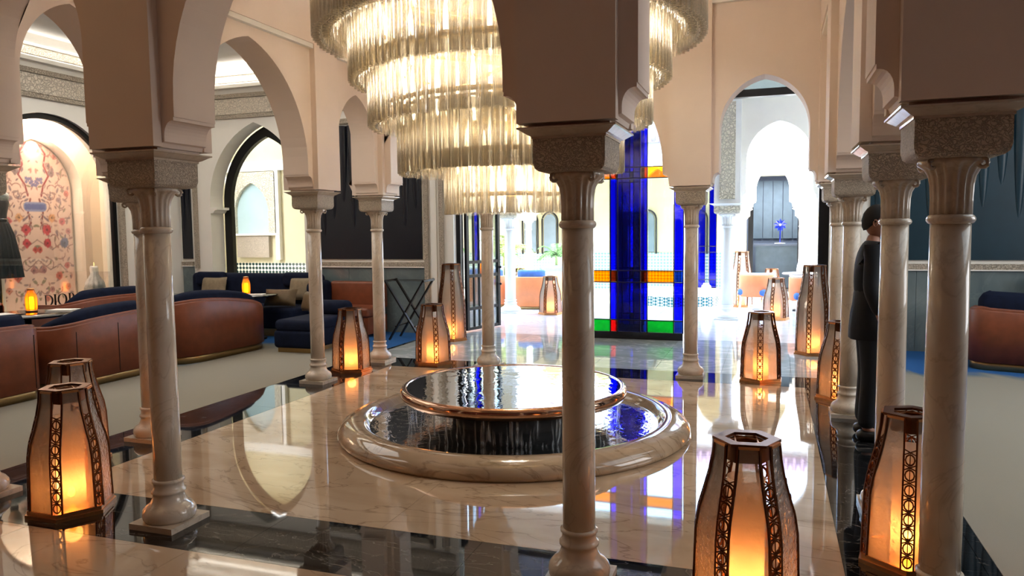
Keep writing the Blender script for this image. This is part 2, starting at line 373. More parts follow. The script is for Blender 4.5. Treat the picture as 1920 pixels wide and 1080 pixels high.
# ---------------------------------------------------------------- floor
def slabs(parent, name, mat, x0, x1, y0, y1, nx, ny, z=0., th=.02, gap=.0012):
    dx = (x1-x0)/nx; dy = (y1-y0)/ny
    me = MB().bb(-dx/2+gap, dx/2-gap, -dy/2+gap, dy/2-gap, -th, 0).mesh(name, mat)
    for j in range(ny):
        for i in range(nx): put(name, me, parent, (x0+dx*(i+.5), y0+dy*(j+.5), z))
fl = struct('floor', MB().bb(-8.1, 8.1, -8.1, 5.3, -.12, -.012), 'grout')
bx0, bx1, by0, by1 = -2.32, 2.32, -2.23, 2.23
slabs(fl, 'marble_slab', 'floor_marble', bx0, bx1, by0, by1, 2, 2)
ox, oy = 2.94, 2.78
for y0, y1 in ((-oy, by0), (by1, oy)): slabs(fl, 'border_slab', 'black_marble', -ox, ox, y0, y1, 5, 1)
for x0, x1 in ((-ox, bx0), (bx1, ox)): slabs(fl, 'border_slab', 'black_marble', x0, x1, by0, by1, 1, 4)
slabs(fl, 'brown_slab', 'brown_marble', -3.0, 3.6, -8.0, -oy, 6, 5)
slabs(fl, 'grey_slab', 'grey_marble', -ox, ox, oy, 5.3, 8, 4)
slabs(fl, 'edge_slab', 'black_marble', -3.0, -ox, -oy, 5.0, 1, 6); slabs(fl, 'edge_slab', 'black_marble', ox, 3.0, -oy, 5.0, 1, 6)
tag(MB().bb(-7.89, -3.001, -7.99, 4.99, -.011, 0).build('carpet', 'carpet'), 'grey beige carpet clouded with blue, under the brown sofas on the left', 'carpet')
tag(MB().prism([(3.001, 4.99), (3.001, -oy), (3.601, -oy), (3.601, -7.99), (7.89, -7.99), (7.89, 4.99)], -.011, 0, 'xy').build('carpet', 'carpet'), 'beige carpet turning deep blue, behind the columns on the right', 'carpet')
pf = struct('floor', MB().bb(-12, 12, 5.3, 22, -.12, -.012), 'grout')
slabs(pf, 'stone_slab', 'patio_stone', -6, 6, 5.3, 14.3, 12, 10)

# ---------------------------------------------------------------- arcade walls
def corbel(sg, c):
    p = [(.175, 2.03), (.175, 2.045), (.198, 2.045), (.204, 2.066), (.224, 2.072), (.224, 2.10)]
    p += [(.274+.05*cos(radians(t)), 2.10+.074*sin(radians(t))) for t in (165, 150, 135, 120, 105, 90)]
    p += [(.285, 2.174), (.285, 2.192), (.29, 2.192)]
    return [(c+sg*x, z) for x, z in p]
def arch(c, hw, zs, za, n=16):
    rise = za-zs; r = (hw*hw+rise*rise)/(2*hw); t1 = math.asin(min(1, rise/r)); L = []
    for k in range(n+1): t = t1*k/n; L.append((c-(hw-r)-r*cos(t), zs+r*sin(t)))
    return L+[(2*c-x, z) for x, z in L[::-1][1:]]
def arcade_poly(cols, u0, u1, top, heights):
    P = [(u0, 2.03)]
    for k, c in enumerate(cols):
        if c-.175 > u0: P += corbel(-1, c)[::-1]
        if k < len(cols)-1:
            if c+.175 > u0: P += corbel(1, c)
            d = cols[k+1]; zs, za = heights[k]; P += arch((c+d)/2, (d-c)/2-.29, zs, za)
    P += [(u1, 2.03), (u1, top), (u0, top)]
    Q = [P[0]]
    for p in P[1:]:
        if abs(p[0]-Q[-1][0])+abs(p[1]-Q[-1][1]) > 1e-5: Q.append(p)
    return Q
SM, BG = (2.62, 3.14), (2.28, 3.36)
T = .15
def arcade(name, axis, at, cols, u0, u1, hz=3.5):
    w = struct(name, MB().prism(arcade_poly(cols, u0, u1, TOP, [SM, BG, SM]), at-T, at+T, 'xz' if axis == 'x' else 'yz'), 'plaster')
    pw, pt = .21, .06
    def pc(nm, uu0, uu1, v0, v1, z0, z1, mat='plaster'):
        m = MB(); (m.bb(uu0, uu1, v0, v1, z0, z1) if axis == 'x' else m.bb(v0, v1, uu0, uu1, z0, z1)); m.build(nm, mat, w)
    for sg in (-1, 1):
        f0, f1 = sorted((at+sg*(T-.002), at+sg*(T+pt)))
        for c in cols:
            l, r = max(c-pw, u0), min(c+pw, u1)
            if r-l > .1: pc('pilaster', l, r, f0, f1, 2.046, hz)
        pc('wall_header', u0, u1, f0, f1, hz, TOP)
        g0, g1 = sorted((at+sg*(T+pt-.002), at+sg*(T+pt+.03)))
        pc('cornice', u0, u1, g0, g1, hz+.52, hz+.57, 'plaster_white')
        for k in range(len(cols)-1):
            pc('ledge', cols[k]+pw, cols[k+1]-pw, *sorted((at+sg*(T-.002), at+sg*(T+pt-.012))), hz-.045, hz, 'plaster_white')
    return w
e = .21
arcade('wall_inner_near', 'x', -B, [-A, -a_, a_, A], -A-e, A+e)
arcade('wall_inner_far', 'x', B, [-A, -a_, a_, A], -A-e, A+e, 3.92)
arcade('wall_inner_left', 'y', -A, [-B, -b_, b_, B], -B+T, B-T)
arcade('wall_inner_right', 'y', A, [-B, -b_, b_, B], -B+T, B-T)

# ---------------------------------------------------------------- outer walls and ceilings
def arch_gap(c, hw, zs, za, z0=0.): return [(c-hw, z0)]+arch(c, hw, zs, za)+[(c+hw, z0)]
DX0, DX1, DZ = -2.67, 2.70, 4.05
P = [(-8.1, 0)]+arch_gap(-6.30, .95, 2.15, 3.47)+[(DX0, 0), (DX0, DZ), (DX1, DZ), (DX1, 0), (8.1, 0), (8.1, 6.9), (-8.1, 6.9)]
wf = struct('wall_far', MB().prism(P, YF, YF+.32), 'plaster_white')
# left wall with the arched display recess
VC, VH = 2.50, 1.17
P = [(-8.2, 0)]+arch_gap(VC, VH, 2.2, 3.36)+[(5.0, 0), (5.0, 6.9), (-8.2, 6.9)]
wleft = struct('wall_left', MB().prism(P, -XW-.3, -XW, 'yz'), 'plaster_white')
wright = struct('wall_right', MB().bb(XW, XW+.3, -8.2, 5.0, 0, 6.9), 'plaster_white')
wback = struct('wall_back', MB().bb(-8.1, 8.1, YN-.2, YN, 0, 6.9), 'wood_red')
ce = struct('ceiling')
MB().bb(-8.1, -A-T, YN, YF, AIS, AIS+.2).build('ceiling_panel', 'ceiling_white', ce)
MB().bb(A+T, 8.1, YN, YF, AIS, AIS+.2).build('ceiling_panel', 'ceiling_white', ce)
MB().bb(-A-T, A+T, B+T, YF, AIS, AIS+.2).build('ceiling_panel', 'ceiling_white', ce)
MB().bb(-A-T, A+T, YN, -B-T, AIS, AIS+.2).build('ceiling_panel', 'ceiling_white', ce)
MB().bb(-8.1, 8.1, -8.2, 5.32, TOP, TOP+.2).build('roof_slab', 'ceiling_white', ce)
# friezes, painted band, cove on far and left walls
def frieze(parent, axis, u0, u1, at, sg):
    def pc(nm, z0, z1, d, mat):
        v = sorted((at, at+sg*d)); m = MB()
        (m.bb(u0, u1, *v, z0, z1) if axis == 'x' else m.bb(*v, u0, u1, z0, z1)); m.build(nm, mat, parent)
    pc('frieze_panel', 3.62, 3.88, .03, 'carved_frieze'); pc('frieze_border', 3.55, 3.61, .04, 'carved_border'); pc('frieze_border', 3.89, 3.96, .04, 'carved_border')
    pc('cornice', 4.05, 4.12, .09, 'plaster_white'); pc('painted_band', 4.14, 4.24, .06, 'carved_border'); pc('cornice', 4.27, 4.4, .16, 'plaster_white')
frieze(wf, 'x', -7.86, DX0-.05, YF, -1); frieze(wf, 'x', DX1+.05, 7.9, YF, -1); frieze(wleft, 'y', -7.9, 4.96, -XW, 1)
# wainscot, ornate rails and drape panels on the far wall
def drape(x0, x1, z0, z1, label, mat, npl):
    t = thing('drape_panel', label, 'wall drape', ((x0+x1)/2, YF, 0), 0, 'pleated drapes on the far wall'); c = (x0+x1)/2
    MB().bb(x0-c, x1-c, -.03, -.002, z0, z1).build('backing', mat, t)
    w = (x1-x0)/npl
    for k in range(npl):
        xc = x0-c+w*(k+.5); zl = z0+(z1-z0)*(.16+.26*((k*7) % 5)/4); zt = z1; n = 10; rings = []
        for j in range(n+1):
            s = j/n; z = zl+(zt-zl)*s; rr = w*.5*min(1, .06+1.0*s**.55); dep = .085*min(1, s**.8+.02)
            rings.append([(xc+rr*cos(pi*i/8), -.026-dep*sin(pi*i/8), z) for i in range(9)])
        vs = [v for r in rings for v in r]; fs = [(j*9+i, j*9+i+1, (j+1)*9+i+1, (j+1)*9+i) for j in range(n) for i in range(8)]
        MB().add(vs, fs, True).add(rings[-1], [tuple(range(9))]).build('pleat', mat, t)
    return t
drape(-5.03, -3.20, 1.17, 3.30, 'near black pleated wall drape left of the glazed door', 'drape_black', 10)
drape(-7.86, -7.66, 1.17, 3.30, 'sliver of black drape in the corner left of the dark arch', 'drape_black', 2)
drape(3.18, 5.5, 1.17, 3.30, 'teal pleated wall drape above the brown sofa at right', 'drape_teal', 12)
drape(5.7, 7.8, 1.17, 3.30, 'dark teal wall drape at the far right end', 'drape_teal', 11)
def far_trim(x0, x1):
    for k in range(max(1, round((x1-x0)/.62))):
        w = (x1-x0)/max(1, round((x1-x0)/.62)); MB().bb(x0+w*k+.002, x0+w*(k+1)-.002, YF-.025, YF, .0, 1.04).build('wainscot_panel', 'slate_wainscot', wf)
    MB().bb(x0, x1, YF-.05, YF, 1.05, 1.12).build('ornate_rail', 'carved_border', wf); MB().bb(x0, x1, YF-.055, YF, 1.035, 1.05).build('rail_bead', 'plaster_white', wf)
def vert_trim(x, z0=.0, z1=3.5, w=.07): MB().bb(x-w/2, x+w/2, YF-.05, YF, z0, z1).build('ornate_border', 'carved_border', wf)
far_trim(-5.2, -3.16); far_trim(3.14, 7.88); far_trim(-7.88, -7.64)
for x in (-5.14, -3.12, -2.86, -7.55, 3.02): vert_trim(x, 0 if x > -7 else 1.0)
for x0, x1 in ((-5.2, -3.08), (3.0, 7.9)): MB().bb(x0, x1, YF-.05, YF, 3.34, 3.42).build('ornate_rail', 'carved_border', wf)
for x in (-3.0, 2.86): MB().bb(x-.05, x+.05, YF-.02, YF, 0, 3.5).build('pilaster', 'plaster_white', wf)
# impost brackets of the dark arch and its black frame
for sg in (-1, 1):
    x = -6.30+sg*.95
    MB().prism([(0, 0), (-sg*.05, 0), (-sg*.09, .05), (-sg*.14, .06), (-sg*.14, .1), (0, .1)] if sg < 0 else [(0, 0), (0, .1), (-sg*.14, .1), (-sg*.14, .06), (-sg*.09, .05), (-sg*.05, 0)], YF-.0, YF+.31).build('impost_bracket', 'plaster_white', wf, (x, 0, 1.96))
fr = arch_gap(-6.30, .93, 2.15, 3.45); inn = arch_gap(-6.30, .78, 2.15, 3.27)
mbf = MB(); n = len(fr)
for y0, y1 in ((YF+.33, YF+.42),):
    vs = [(x, y, z) for y in (y0, y1) for x, z in fr]+[(x, y, z) for y in (y0, y1) for x, z in inn]
    fs = []
    for i in range(n-1):
        o0, o1, i0, i1 = i, i+1, 2*n+i, 2*n+i+1
        fs += [(o0, o1, i1, i0), (n+o0, 3*n+i, 3*n+i+1, n+o1), (o0, n+o0, n+o1, o1), (i0, i1, n+i1, n+i0)]
    mbf.add(vs, fs)
tag(mbf.build('arch_frame', 'black_metal'), 'black arched frame in the white arch behind the navy banquette', 'arch frame')

# ---------------------------------------------------------------- columns
def lathe_col():
    base = [(.128, .030), (.138, .046), (.141, .068), (.136, .09), (.119, .11), (.1, .122), (.09, .14), (.083, .16), (.082, .176), (.09, .182), (.09, .194), (.081, .2), (.078, .215), (.078, .235), (.085, .241), (.085, .252), (.075, .258)]
    return base
def make_column(label, loc, s=1., white=False):
    m1 = 'white_stone' if white else 'column_marble'; m2 = 'lattice_plaster' if white else 'carved_plaster'
    t = thing('marble_column', label, 'column', loc, 0, None)
    MB().bb(-.145, .145, -.145, .145, .0, .032).build('plinth', m1, t)
    MB().lathe(lathe_col(), 28).build('base', m1, t)
    MB().lathe([(.0735, .256), (.074, .6), (.072, 1.1), (.069, 1.612)], 28).build('shaft', m1, t)
    MB().lathe([(.070, 1.606), (.078, 1.611), (.083, 1.62), (.083, 1.628), (.078, 1.637), (.070, 1.642)], 28).build('collar', m1, t)
    cp = [(.068, 1.64), (.068, 1.70), (.07, 1.75), (.076, 1.785), (.09, 1.812), (.112, 1.828), (.118, 1.835), (.118, 1.85)]
    cap = MB().lathe(cp, 64, fn=lambda a, k: 1+(.07*cos(16*a) if k < 6 else 0)).build('capital', m1, t)
    for i in range(4):
        q = pi/4+pi/2*i; MB().tube([(cos(q)*(.118+.016*cos(w)), sin(q)*(.118+.016*cos(w)), 1.826+.016*sin(w)) for w in [2*pi*k/10 for k in range(10)]], .008, 6, True).build('volute', m1, cap)
    # impost block, lower edge rounded, carved
    h = .155; prof = [(h-.045, 1.846), (h-.02, 1.85), (h-.006, 1.862), (h, 1.885), (h, 1.985)]; vs = []; fs = []
    for x, z in prof: vs += [(-x, -x, z), (x, -x, z), (x, x, z), (-x, x, z)]
    for k in range(len(prof)-1):
        for i in range(4): j = (i+1) % 4; fs.append((4*k+i, 4*k+j, 4*k+4+j, 4*k+4+i))
    fs += [(3, 2, 1, 0), tuple(len(vs)-4+i for i in range(4))]
    MB().add(vs, fs).build('impost_block', m2, t)
    prof = [(.16, 1.985), (.16, 1.995), (.172, 2.0), (.19, 2.012), (.202, 2.02), (.21, 2.022), (.21, 2.029)]; vs = []; fs = []
    for x, z in prof: vs += [(-x, -x, z), (x, -x, z), (x, x, z), (-x, x, z)]
    for k in range(len(prof)-1):
        for i in range(4): j = (i+1) % 4; fs.append((4*k+i, 4*k+j, 4*k+4+j, 4*k+4+i))
    fs += [(3, 2, 1, 0), tuple(len(vs)-4+i for i in range(4))]
    MB().add(vs, fs).build('abacus', m1 if white else 'column_marble', t)
    if s != 1: t.scale = (s, s, 1)
    return t
col0 = make_column('marble column nearest the camera, in front of the fountain', (a_, -B, 0))
for x, y, lb in ((-A, -B, 'marble column at the left picture edge, only its base corner showing'),
                 (-a_, -B, 'large marble column beside the front left lantern, its plinth on the black band'),
                 (A, -B, 'closest marble column at right, hiding part of an orange lantern'),
                 (-A, -b_, 'marble column just behind the large left one, on the carpet border'),
                 (-A, b_, 'marble column standing left of the lantern before the navy ottoman'),
                 (-A, B, 'marble column between two lanterns, before the folding stand'),
                 (-a_, B, 'marble column behind the fountain bowl, under the chandelier'),
                 (a_, B, 'marble column right of the blue stained glass'),
                 (A, B, 'far right corner column mostly hidden behind the next one'),
                 (A, b_, 'marble column left of the person in dark clothes'),
                 (A, -b_, 'marble column right of the person in dark clothes')):
    dup(col0, (x, y, 0), 0, lb)

# ---------------------------------------------------------------- lanterns
def lantern_proto(label, loc, tall=False):
    zf, H = (1.56, 1.155) if tall else (1.0, .74)
    prof = [(.04, .212), (.34, .203), (.42, .191), (.50, .168), (.58, .147), (.65, .134), (.716, .128)]
    prof = [(z*zf if z > .05 else z, r) for z, r in prof]
    t = thing('lantern', label, 'lantern', loc, 0, 'hexagonal copper lanterns')
    hexp = lambda r, k0=0: [(r*cos(pi/3*k+k0), r*sin(pi/3*k+k0)) for k in range(6)]
    MB().prism(hexp(.238), 0, .02, 'xy').prism(hexp(.226), .02, .042, 'xy').build('base', 'copper', t)
    zt = prof[-1][0]
    def ring(m, R, r, z0, z1):
        o = hexp(R); i = hexp(r); vs = [(*p, z0) for p in o]+[(*p, z1) for p in o]+[(*p, z0) for p in i]+[(*p, z1) for p in i]; fs = []
        for k in range(6):
            j = (k+1) % 6; fs += [(k, j, 6+j, 6+k), (12+k, 18+k, 18+j, 12+j), (6+k, 6+j, 18+j, 18+k), (k, 12+k, 12+j, j)]
        m.add(vs, fs)
    m = MB(); ring(m, .138, .088, zt, zt+.012); m.build('top_plate', 'bronze_dark', t)
    m = MB(); ring(m, .1, .088, zt-.075, zt-.005); m.build('inner_collar', 'bronze_dark', t)
    m = MB(); hp = hexp(.088); hq = hexp(.052, pi/6)
    for k in range(6):
        j = (k+1) % 6
        m.bar((*hp[k], zt-.004), (*hq[k], zt-.004), .006); m.bar((*hp[j], zt-.004), (*hq[k], zt-.004), .006); m.bar((*hq[k], zt-.004), (*hq[j], zt-.004), .006)
    m.build('top_lattice', 'copper', t)
    cw = .026
    m = MB()                                     # corner strip: two rails and a chain of rings and crossbars
    pts = [Vector((r, 0, z)) for z, r in prof]
    for sg in (-1, 1):
        for p, q in zip(pts, pts[1:]): m.bar(p+Vector((0, sg*cw, 0)), q+Vector((0, sg*cw, 0)), .008, .012, (1, 0, 0))
    L = 0; z = .075*zf if tall else .075; step = .066
    def rad(zz):
        for (z0, r0), (z1, r1) in zip(prof, prof[1:]):
            if z0 <= zz <= z1: return r0+(r1-r0)*(zz-z0)/(z1-z0)
        return prof[-1][1]
    while z < zt-.12:
        c = Vector((rad(z), 0, z)); n = 10; vs = []; fs = []
        for k in range(n):
            w = 2*pi*k/n
            for rr, dx in ((.022, .003), (.016, .003), (.016, -.003), (.022, -.003)): vs.append((c.x+dx, rr*cos(w), c.z+rr*1.3*sin(w)))
        for k in range(n):
            j = (k+1) % n
            for q in range(4): q2 = (q+1) % 4; fs.append((4*k+q, 4*k+q2, 4*j+q2, 4*j+q))
        m.add(vs, fs)
        zz = z+step/2; x = rad(zz)
        for s1 in (-1, 1):
            m.bar((x, -cw, zz-.013*s1), (x, cw, zz+.013*s1), .006, .005)
        m.bar((rad(z-.03), 0, z-.03), (rad(z+.03), 0, z+.03), .004, .004, (1, 0, 0)); z += step
    me = m.mesh('corner_strip', 'bronze_dark')
    for k in range(6): put('corner_strip', me, t, (0, 0, 0), pi/3*k)
    # pane between corner 0 and corner 1
    vs = []; fs = []
    for z, r in prof:
        p = Vector((r, cw, z)); d = Matrix.Rotation(pi/3, 3, 'Z') @ Vector((r, -cw, z)); vs += [p*1, d*1]
    for v in list(vs): vs.append(Vector((v.x*.975, v.y*.975, v.z)))
    k0 = len(prof)*2
    for k in range(len(prof)-1):
        q = 2*k; fs += [(q, q+1, q+3, q+2), (k0+q, k0+q+2, k0+q+3, k0+q+1)]
    m = MB().add(vs, fs); me = m.mesh('glass_pane', 'lantern_glass')
    for k in range(6): put('glass_pane', me, t, (0, 0, 0), pi/3*k)
    for z, r in (prof[0], prof[-1]):             # lower and upper edge rails between the strips
        p = Vector((r, cw, z)); d = Matrix.Rotation(pi/3, 3, 'Z') @ Vector((r, -cw, z)); me = MB().bar(p, d, .012, .012).mesh('edge_rail', 'copper')
        for k in range(6): put('edge_rail', me, t, (0, 0, 0), pi/3*k)
    hd = .56*zf
    MB().lathe([(.078, .045), (.078, hd)], 20, cap=False).build('shade', 'frosted_shade', t)
    MB().sphere((0, 0, .105), .022, 10, 8, (1, 1, 1.5)).build('flame', 'candle_glow', t)
    lamp('POINT', 'candle_light', (0, 0, .15), 2.1 if not tall else 2.0, (1, .42, .12), .05, parent=t)
    return t
lan = lantern_proto('copper lantern at the front left, glowing orange on the black band', (-1.89, -2.51, 0))
for x, y, rz, lb in ((-2.64, -1.83, .1, 'copper lantern partly hidden behind the front left lantern'),
                     (-2.6155, 1.83, .52, 'copper lantern before the navy ottoman at left'),
                     (-1.89, 2.51, .1, 'small copper lantern standing before a taller one left of the fountain'),
                     (1.89, 2.51, .5, 'copper lantern alone on the marble right of the fountain'),
                     (2.6155, 1.80, .15, 'copper lantern cut off by the right columns'),
                     (1.89, -2.51, .1, 'largest copper lantern, at the bottom edge right of centre'),
                     (2.6155, -1.83, .35, 'orange glowing lantern tucked behind the closest right column')):
    dup(lan, (x, y, 0), rz, lb)
ltall = lantern_proto('tall copper lantern beside the open glazed door at left', (-2.47, 4.42, 0), True)
dup(ltall, (2.50, 4.42, 0), .2, 'tall copper lantern right of the fountain near the right columns')
dup(lan, (-2.0, 8.05, 0), .3, 'bleached white lantern on the sunlit patio floor at left')
dup(lan, (2.07, 8.15, 0), .2, 'bleached white lantern on the patio floor at right')
dup(lan, (2.0, 11.3, 0), .4, 'copper lantern farther back on the patio before the dark doorway')
dup(lan, (-3.55, 10.8, 0), .4, 'copper lantern behind the orange patio sofas')
dup(ltall, (1.42, 10.25, 0), .2, 'tall sunlit lantern beside the white patio column')

# ---------------------------------------------------------------- fountain
ft = thing('fountain', 'round marble fountain with a bronze rimmed water bowl in the middle of the hall', 'fountain')
MB().lathe([(1.08, .0), (1.40, .0), (1.415, .02), (1.408, .05), (1.38, .085), (1.33, .112), (1.27, .128), (1.225, .128), (1.205, .118), (1.185, .09), (1.16, .06), (1.12, .035), (1.08, .03)], 96, closed=True).build('basin_rim', 'basin_marble', ft)
MB().lathe([(.001, .01), (1.13, .01), (1.13, .03), (.001, .03)], 64, cap=False).build('basin_floor', 'basin_marble', ft)
MB().lathe([(.001, .066), (1.162, .066)], 96, cap=False).build('pool_water', 'water_rippled', ft)
MB().lathe([(.001, .0), (.5, .02), (.5, .1), (.56, .2), (.78, .262), (.79, .275), (.001, .275)], 64, cap=False).build('pedestal', 'dark_backing', ft)
MB().lathe([(.60, .276), (.80, .272), (.872, .262), (.9, .268), (.914, .290), (.917, .320), (.908, .345), (.887, .357), (.868, .352), (.858, .338), (.80, .315), (.70, .302), (.60, .30)], 96, closed=True).build('bowl_rim', 'chrome_bronze', ft)
MB().lathe([(.001, .29), (.62, .29), (.64, .304), (.857, .336)], 64, cap=False).build('bowl_floor', 'black_lacquer', ft)
MB().lathe([(.001, .3065), (.60, .3065)], 64, cap=False).build('bowl_plate', 'basin_marble', ft)
MB().lathe([(.001, .349), (.868, .349)], 96, cap=False).build('bowl_water', 'water_still', ft)
MB().lathe([(.872, .272), (.868, .2), (.862, .12), (.852, .064), (.848, .064), (.858, .12), (.864, .2), (.868, .272)], 120, fn=lambda a, k: 1+.004*sin(40*a)+.003*sin(97*a+k), closed=True).build('water_curtain', 'water_curtain', ft)

# ---------------------------------------------------------------- chandelier
ch = thing('chandelier', 'huge tiered chandelier of ribbed glass tubes hanging over the fountain', 'chandelier')
tiers = [((1.48, 1.40, 1.32), 3.07, .52, .0), ((1.22, 1.14), 2.75, .47, .0), ((1.08, .99), 2.41, .47, .0), ((.86, .77, .68, .58), 2.05, .47, .0), ((.50, .41, .3), 1.735, .45, 0)]
npt = 18; tv = []; tfc = []
for k, (z, sc) in enumerate([(0, 1), (1, 1), (1, .8), (0, .8)]):
    for i in range(npt):
        w = 2*pi*i/npt; r = .031*(1+.26*cos(3*w))*sc; tv.append((r*cos(w), r*sin(w), z))
for k in range(4):
    for i in range(npt): j = (i+1) % npt; k2 = (k+1) % 4; tfc.append((k*npt+i, k*npt+j, k2*npt+j, k2*npt+i))
tube_me = {}
tubes = []
for ti, (rows, z0, L, _) in enumerate(tiers):
    for ri, r in enumerate(rows):
        n = int(2*pi*r/.078)
        for k in range(n):
            w = 2*pi*(k+.5*(ri % 2))/n; tubes.append((ti, ri, r*cos(w), r*sin(w), z0+.012*ri+random.uniform(-.006, .006), L, w))
    if L not in tube_me:
        m = MB().add([(x, y, z*L) for x, y, z in tv], tfc, True); tube_me[L] = m.mesh('glass_tube', 'tube_glass')
def tube_key(t):
    ti, ri, x, y, z, L, w = t
    d = math.hypot(x-1.975, y+5.75); facing = (x*(1.975)+y*(-5.75))/(math.hypot(x, y)*6.08)
    top = 1.6+d*.305
    seen = (ri == 0 and facing > -.25) or (ri == 1 and facing > .1 and ti in (0, 3))
    return (0 if seen and z < top else 1, ri, d)
tubes.sort(key=tube_key)
rest = MB()
for i, (ti, ri, x, y, z, L, w) in enumerate(tubes):
    if i < 300:
        o = put('glass_tube', tube_me[L], ch, (x, y, z), w)
    else:
        c, s = cos(w), sin(w); rest.add([(x+c*p-s*q, y+s*p+c*q, z+v*L) for p, q, v in tv[:2*npt]], tfc[:npt], True)
o = rest.build('glass_tubes', 'tube_glass', ch); o['kind'] = 'stuff'
for ti, (rows, z0, L, _) in enumerate(tiers):
    rin = rows[-1]-.045; zb = z0+L*(.30 if ti else .8); n = 72
    MB().lathe([(rin, zb), (rin, zb+.035), (rin-.006, zb+.035), (rin-.006, zb)], n, closed=True).build('metal_band', 'brass', ch)
    MB().lathe([(rows[-1]-.04, z0+L+.012), (rows[0]+.03, z0+L+.012), (rows[0]+.03, z0+L+.024), (rows[-1]-.04, z0+L+.024)], n, closed=True).build('mounting_ring', 'brass', ch)
    nb = [22, 20, 18, 14, 6][ti]
    bm = MB().sphere((0, 0, 0), .02, 8, 8, (1, 1, L*.42/.02)).mesh('bulb', 'bulb_glow')
    for k in range(nb):
        w = 2*pi*k/nb+.2; rb = max(.1, rin-.10); put('bulb', bm, ch, (rb*cos(w), rb*sin(w), z0+L*.44))
    lamp('POINT', 'chandelier_light', (0, 0, z0+L*.6), [26, 28, 22, 12, 5][ti], (1, .96, .92), .18, parent=ch)
MB().lathe([(.03, 2.1), (.03, TOP)], 12).build('stem', 'brass', ch)
for k in range(4):
    w = pi/4+pi/2*k; m = MB()
    for rows, z0, L, _ in tiers: m.bar((0, 0, z0+L+.03), (rows[0]*cos(w), rows[0]*sin(w), z0+L+.03), .025)
    m.build('spoke', 'brass', ch)

# ---------------------------------------------------------------- stained glass screen
def screen(label, loc, cols, rows, y_mat, frame='black_metal', bar=.014):
    t = thing('stained_glass_screen', label, 'glass screen', loc)
    z0, z1 = rows[0][0], rows[-1][1]; xs = [c[0] for c in cols]+[cols[-1][1]]
    MB().bb(xs[0], xs[-1], -.03, .03, 0, z0).build('base', 'black_lacquer', t)
    for x in xs: MB().bb(x-bar/2, x+bar/2, -.018, .018, z0, z1).build('upright', frame, t)
    for z in [r[0] for r in rows]+[z1]:
        MB().bb(xs[0]+bar/2, xs[-1]-bar/2, -.02, .02, z-bar/2, z+bar/2).build('crossbar', frame, t)
    for i, c in enumerate(cols):
        for j, r in enumerate(rows):
            mt = y_mat(i, j)
            if mt: MB().bb(c[0]+bar/2+.001, c[1]-bar/2-.001, -.004, .004, r[0]+bar/2+.001, r[1]-bar/2-.001).build('pane', mt, t)
    return t
rows = [(.10, .28), (.28, .83), (.83, 1.0), (1.0, 2.33), (2.33, 2.49), (2.49, 3.36)]
cols = [(-.80, -.67), (-.67, -.25), (-.25, -.14), (-.14, .19), (.19, .29), (.29, .67), (.67, .80)]
def pm(i, j):
    if i in (1, 5): return {0: 'green_glass', 2: 'amber_glass', 4: 'amber_glass'}.get(j, 'clear_glass')
    if j == 0: return 'red_glass' if i == 2 else 'dark_blue_glass'
    if j in (2, 4): return 'brown_glass' if i in (2, 4) else 'dark_blue_glass'
    return 'dark_blue_glass' if i == 3 else 'blue_glass'
screen('blue and amber stained glass screen standing in the wide opening', (0, 5.16, 0), cols, rows, pm)
cols2 = [(-.36, -.26), (-.26, -.14), (-.14, -.08), (-.08, .08)]
def pm2(i, j):
    if i == 2: return 'red_glass' if j in (0, 2, 4) else 'blue_glass'
    return 'dark_blue_glass'
screen('second blue glass screen just behind the stained glass one', (.02, 6.05, 0), cols2, rows, pm2)
# head beam, fixed frames and transom of the opening
wd = struct('window_1')
MB().bb(DX0, DX1, 5.1, 5.22, 3.37, 3.47).build('head_beam', 'black_metal', wd)
for x0, x1 in ((DX0, DX0+.07), (DX1-.13, DX1)): MB().bb(x0, x1, 5.1, 5.22, 0, 3.37).build('jamb', 'black_metal', wd)
for k in range(4):
    x0 = DX0+(DX1-DX0)/4*k; MB().bb(x0+.01, x0+(DX1-DX0)/4-.01, 5.155, 5.165, 3.48, DZ-.005).build('transom_pane', 'clear_glass', wd)
# open glazed door leaf
dl = thing('glazed_door', 'open dark framed glazed door leaf at the left of the patio opening', 'door', (-2.58, 5.25, 0), radians(72))
W_, H_ = .86, 3.3
for x in (0, W_-.06): MB().bb(x, x+.06, -.025, .025, .02, H_).build('stile', 'black_metal', dl)
for z in (.02, .34, .86, 1.08, 2.36, 2.52, H_-.06): MB().bb(.06, W_-.06, -.02, .02, z, z+.05).build('rail', 'black_metal', dl)
for x in (.2, .33, .53, .66): MB().bb(x-.012, x+.012, -.015, .015, .07, H_-.06).build('mullion', 'black_metal', dl)
for k, (x0, x1) in enumerate(((.06, .19), (.21, .32), (.34, .52), (.54, .65), (.67, .8))):
    for z0, z1 in ((.07, .34), (.39, .86), (1.13, 2.36), (2.57, H_-.06)): MB().bb(x0, x1, -.003, .003, z0, z1).build('pane', 'blue_glass' if k in (1, 3) and z0 > 1 else 'clear_glass', dl)
    MB().bb(x0, x1, -.003, .003, .91, 1.08).build('pane', 'amber_glass' if k == 2 else 'clear_glass', dl)
for z in (.72, 1.0):
    MB().sphere((W_-.03, -.05, z), .022, 10, 6).build('knob', 'black_metal', dl)

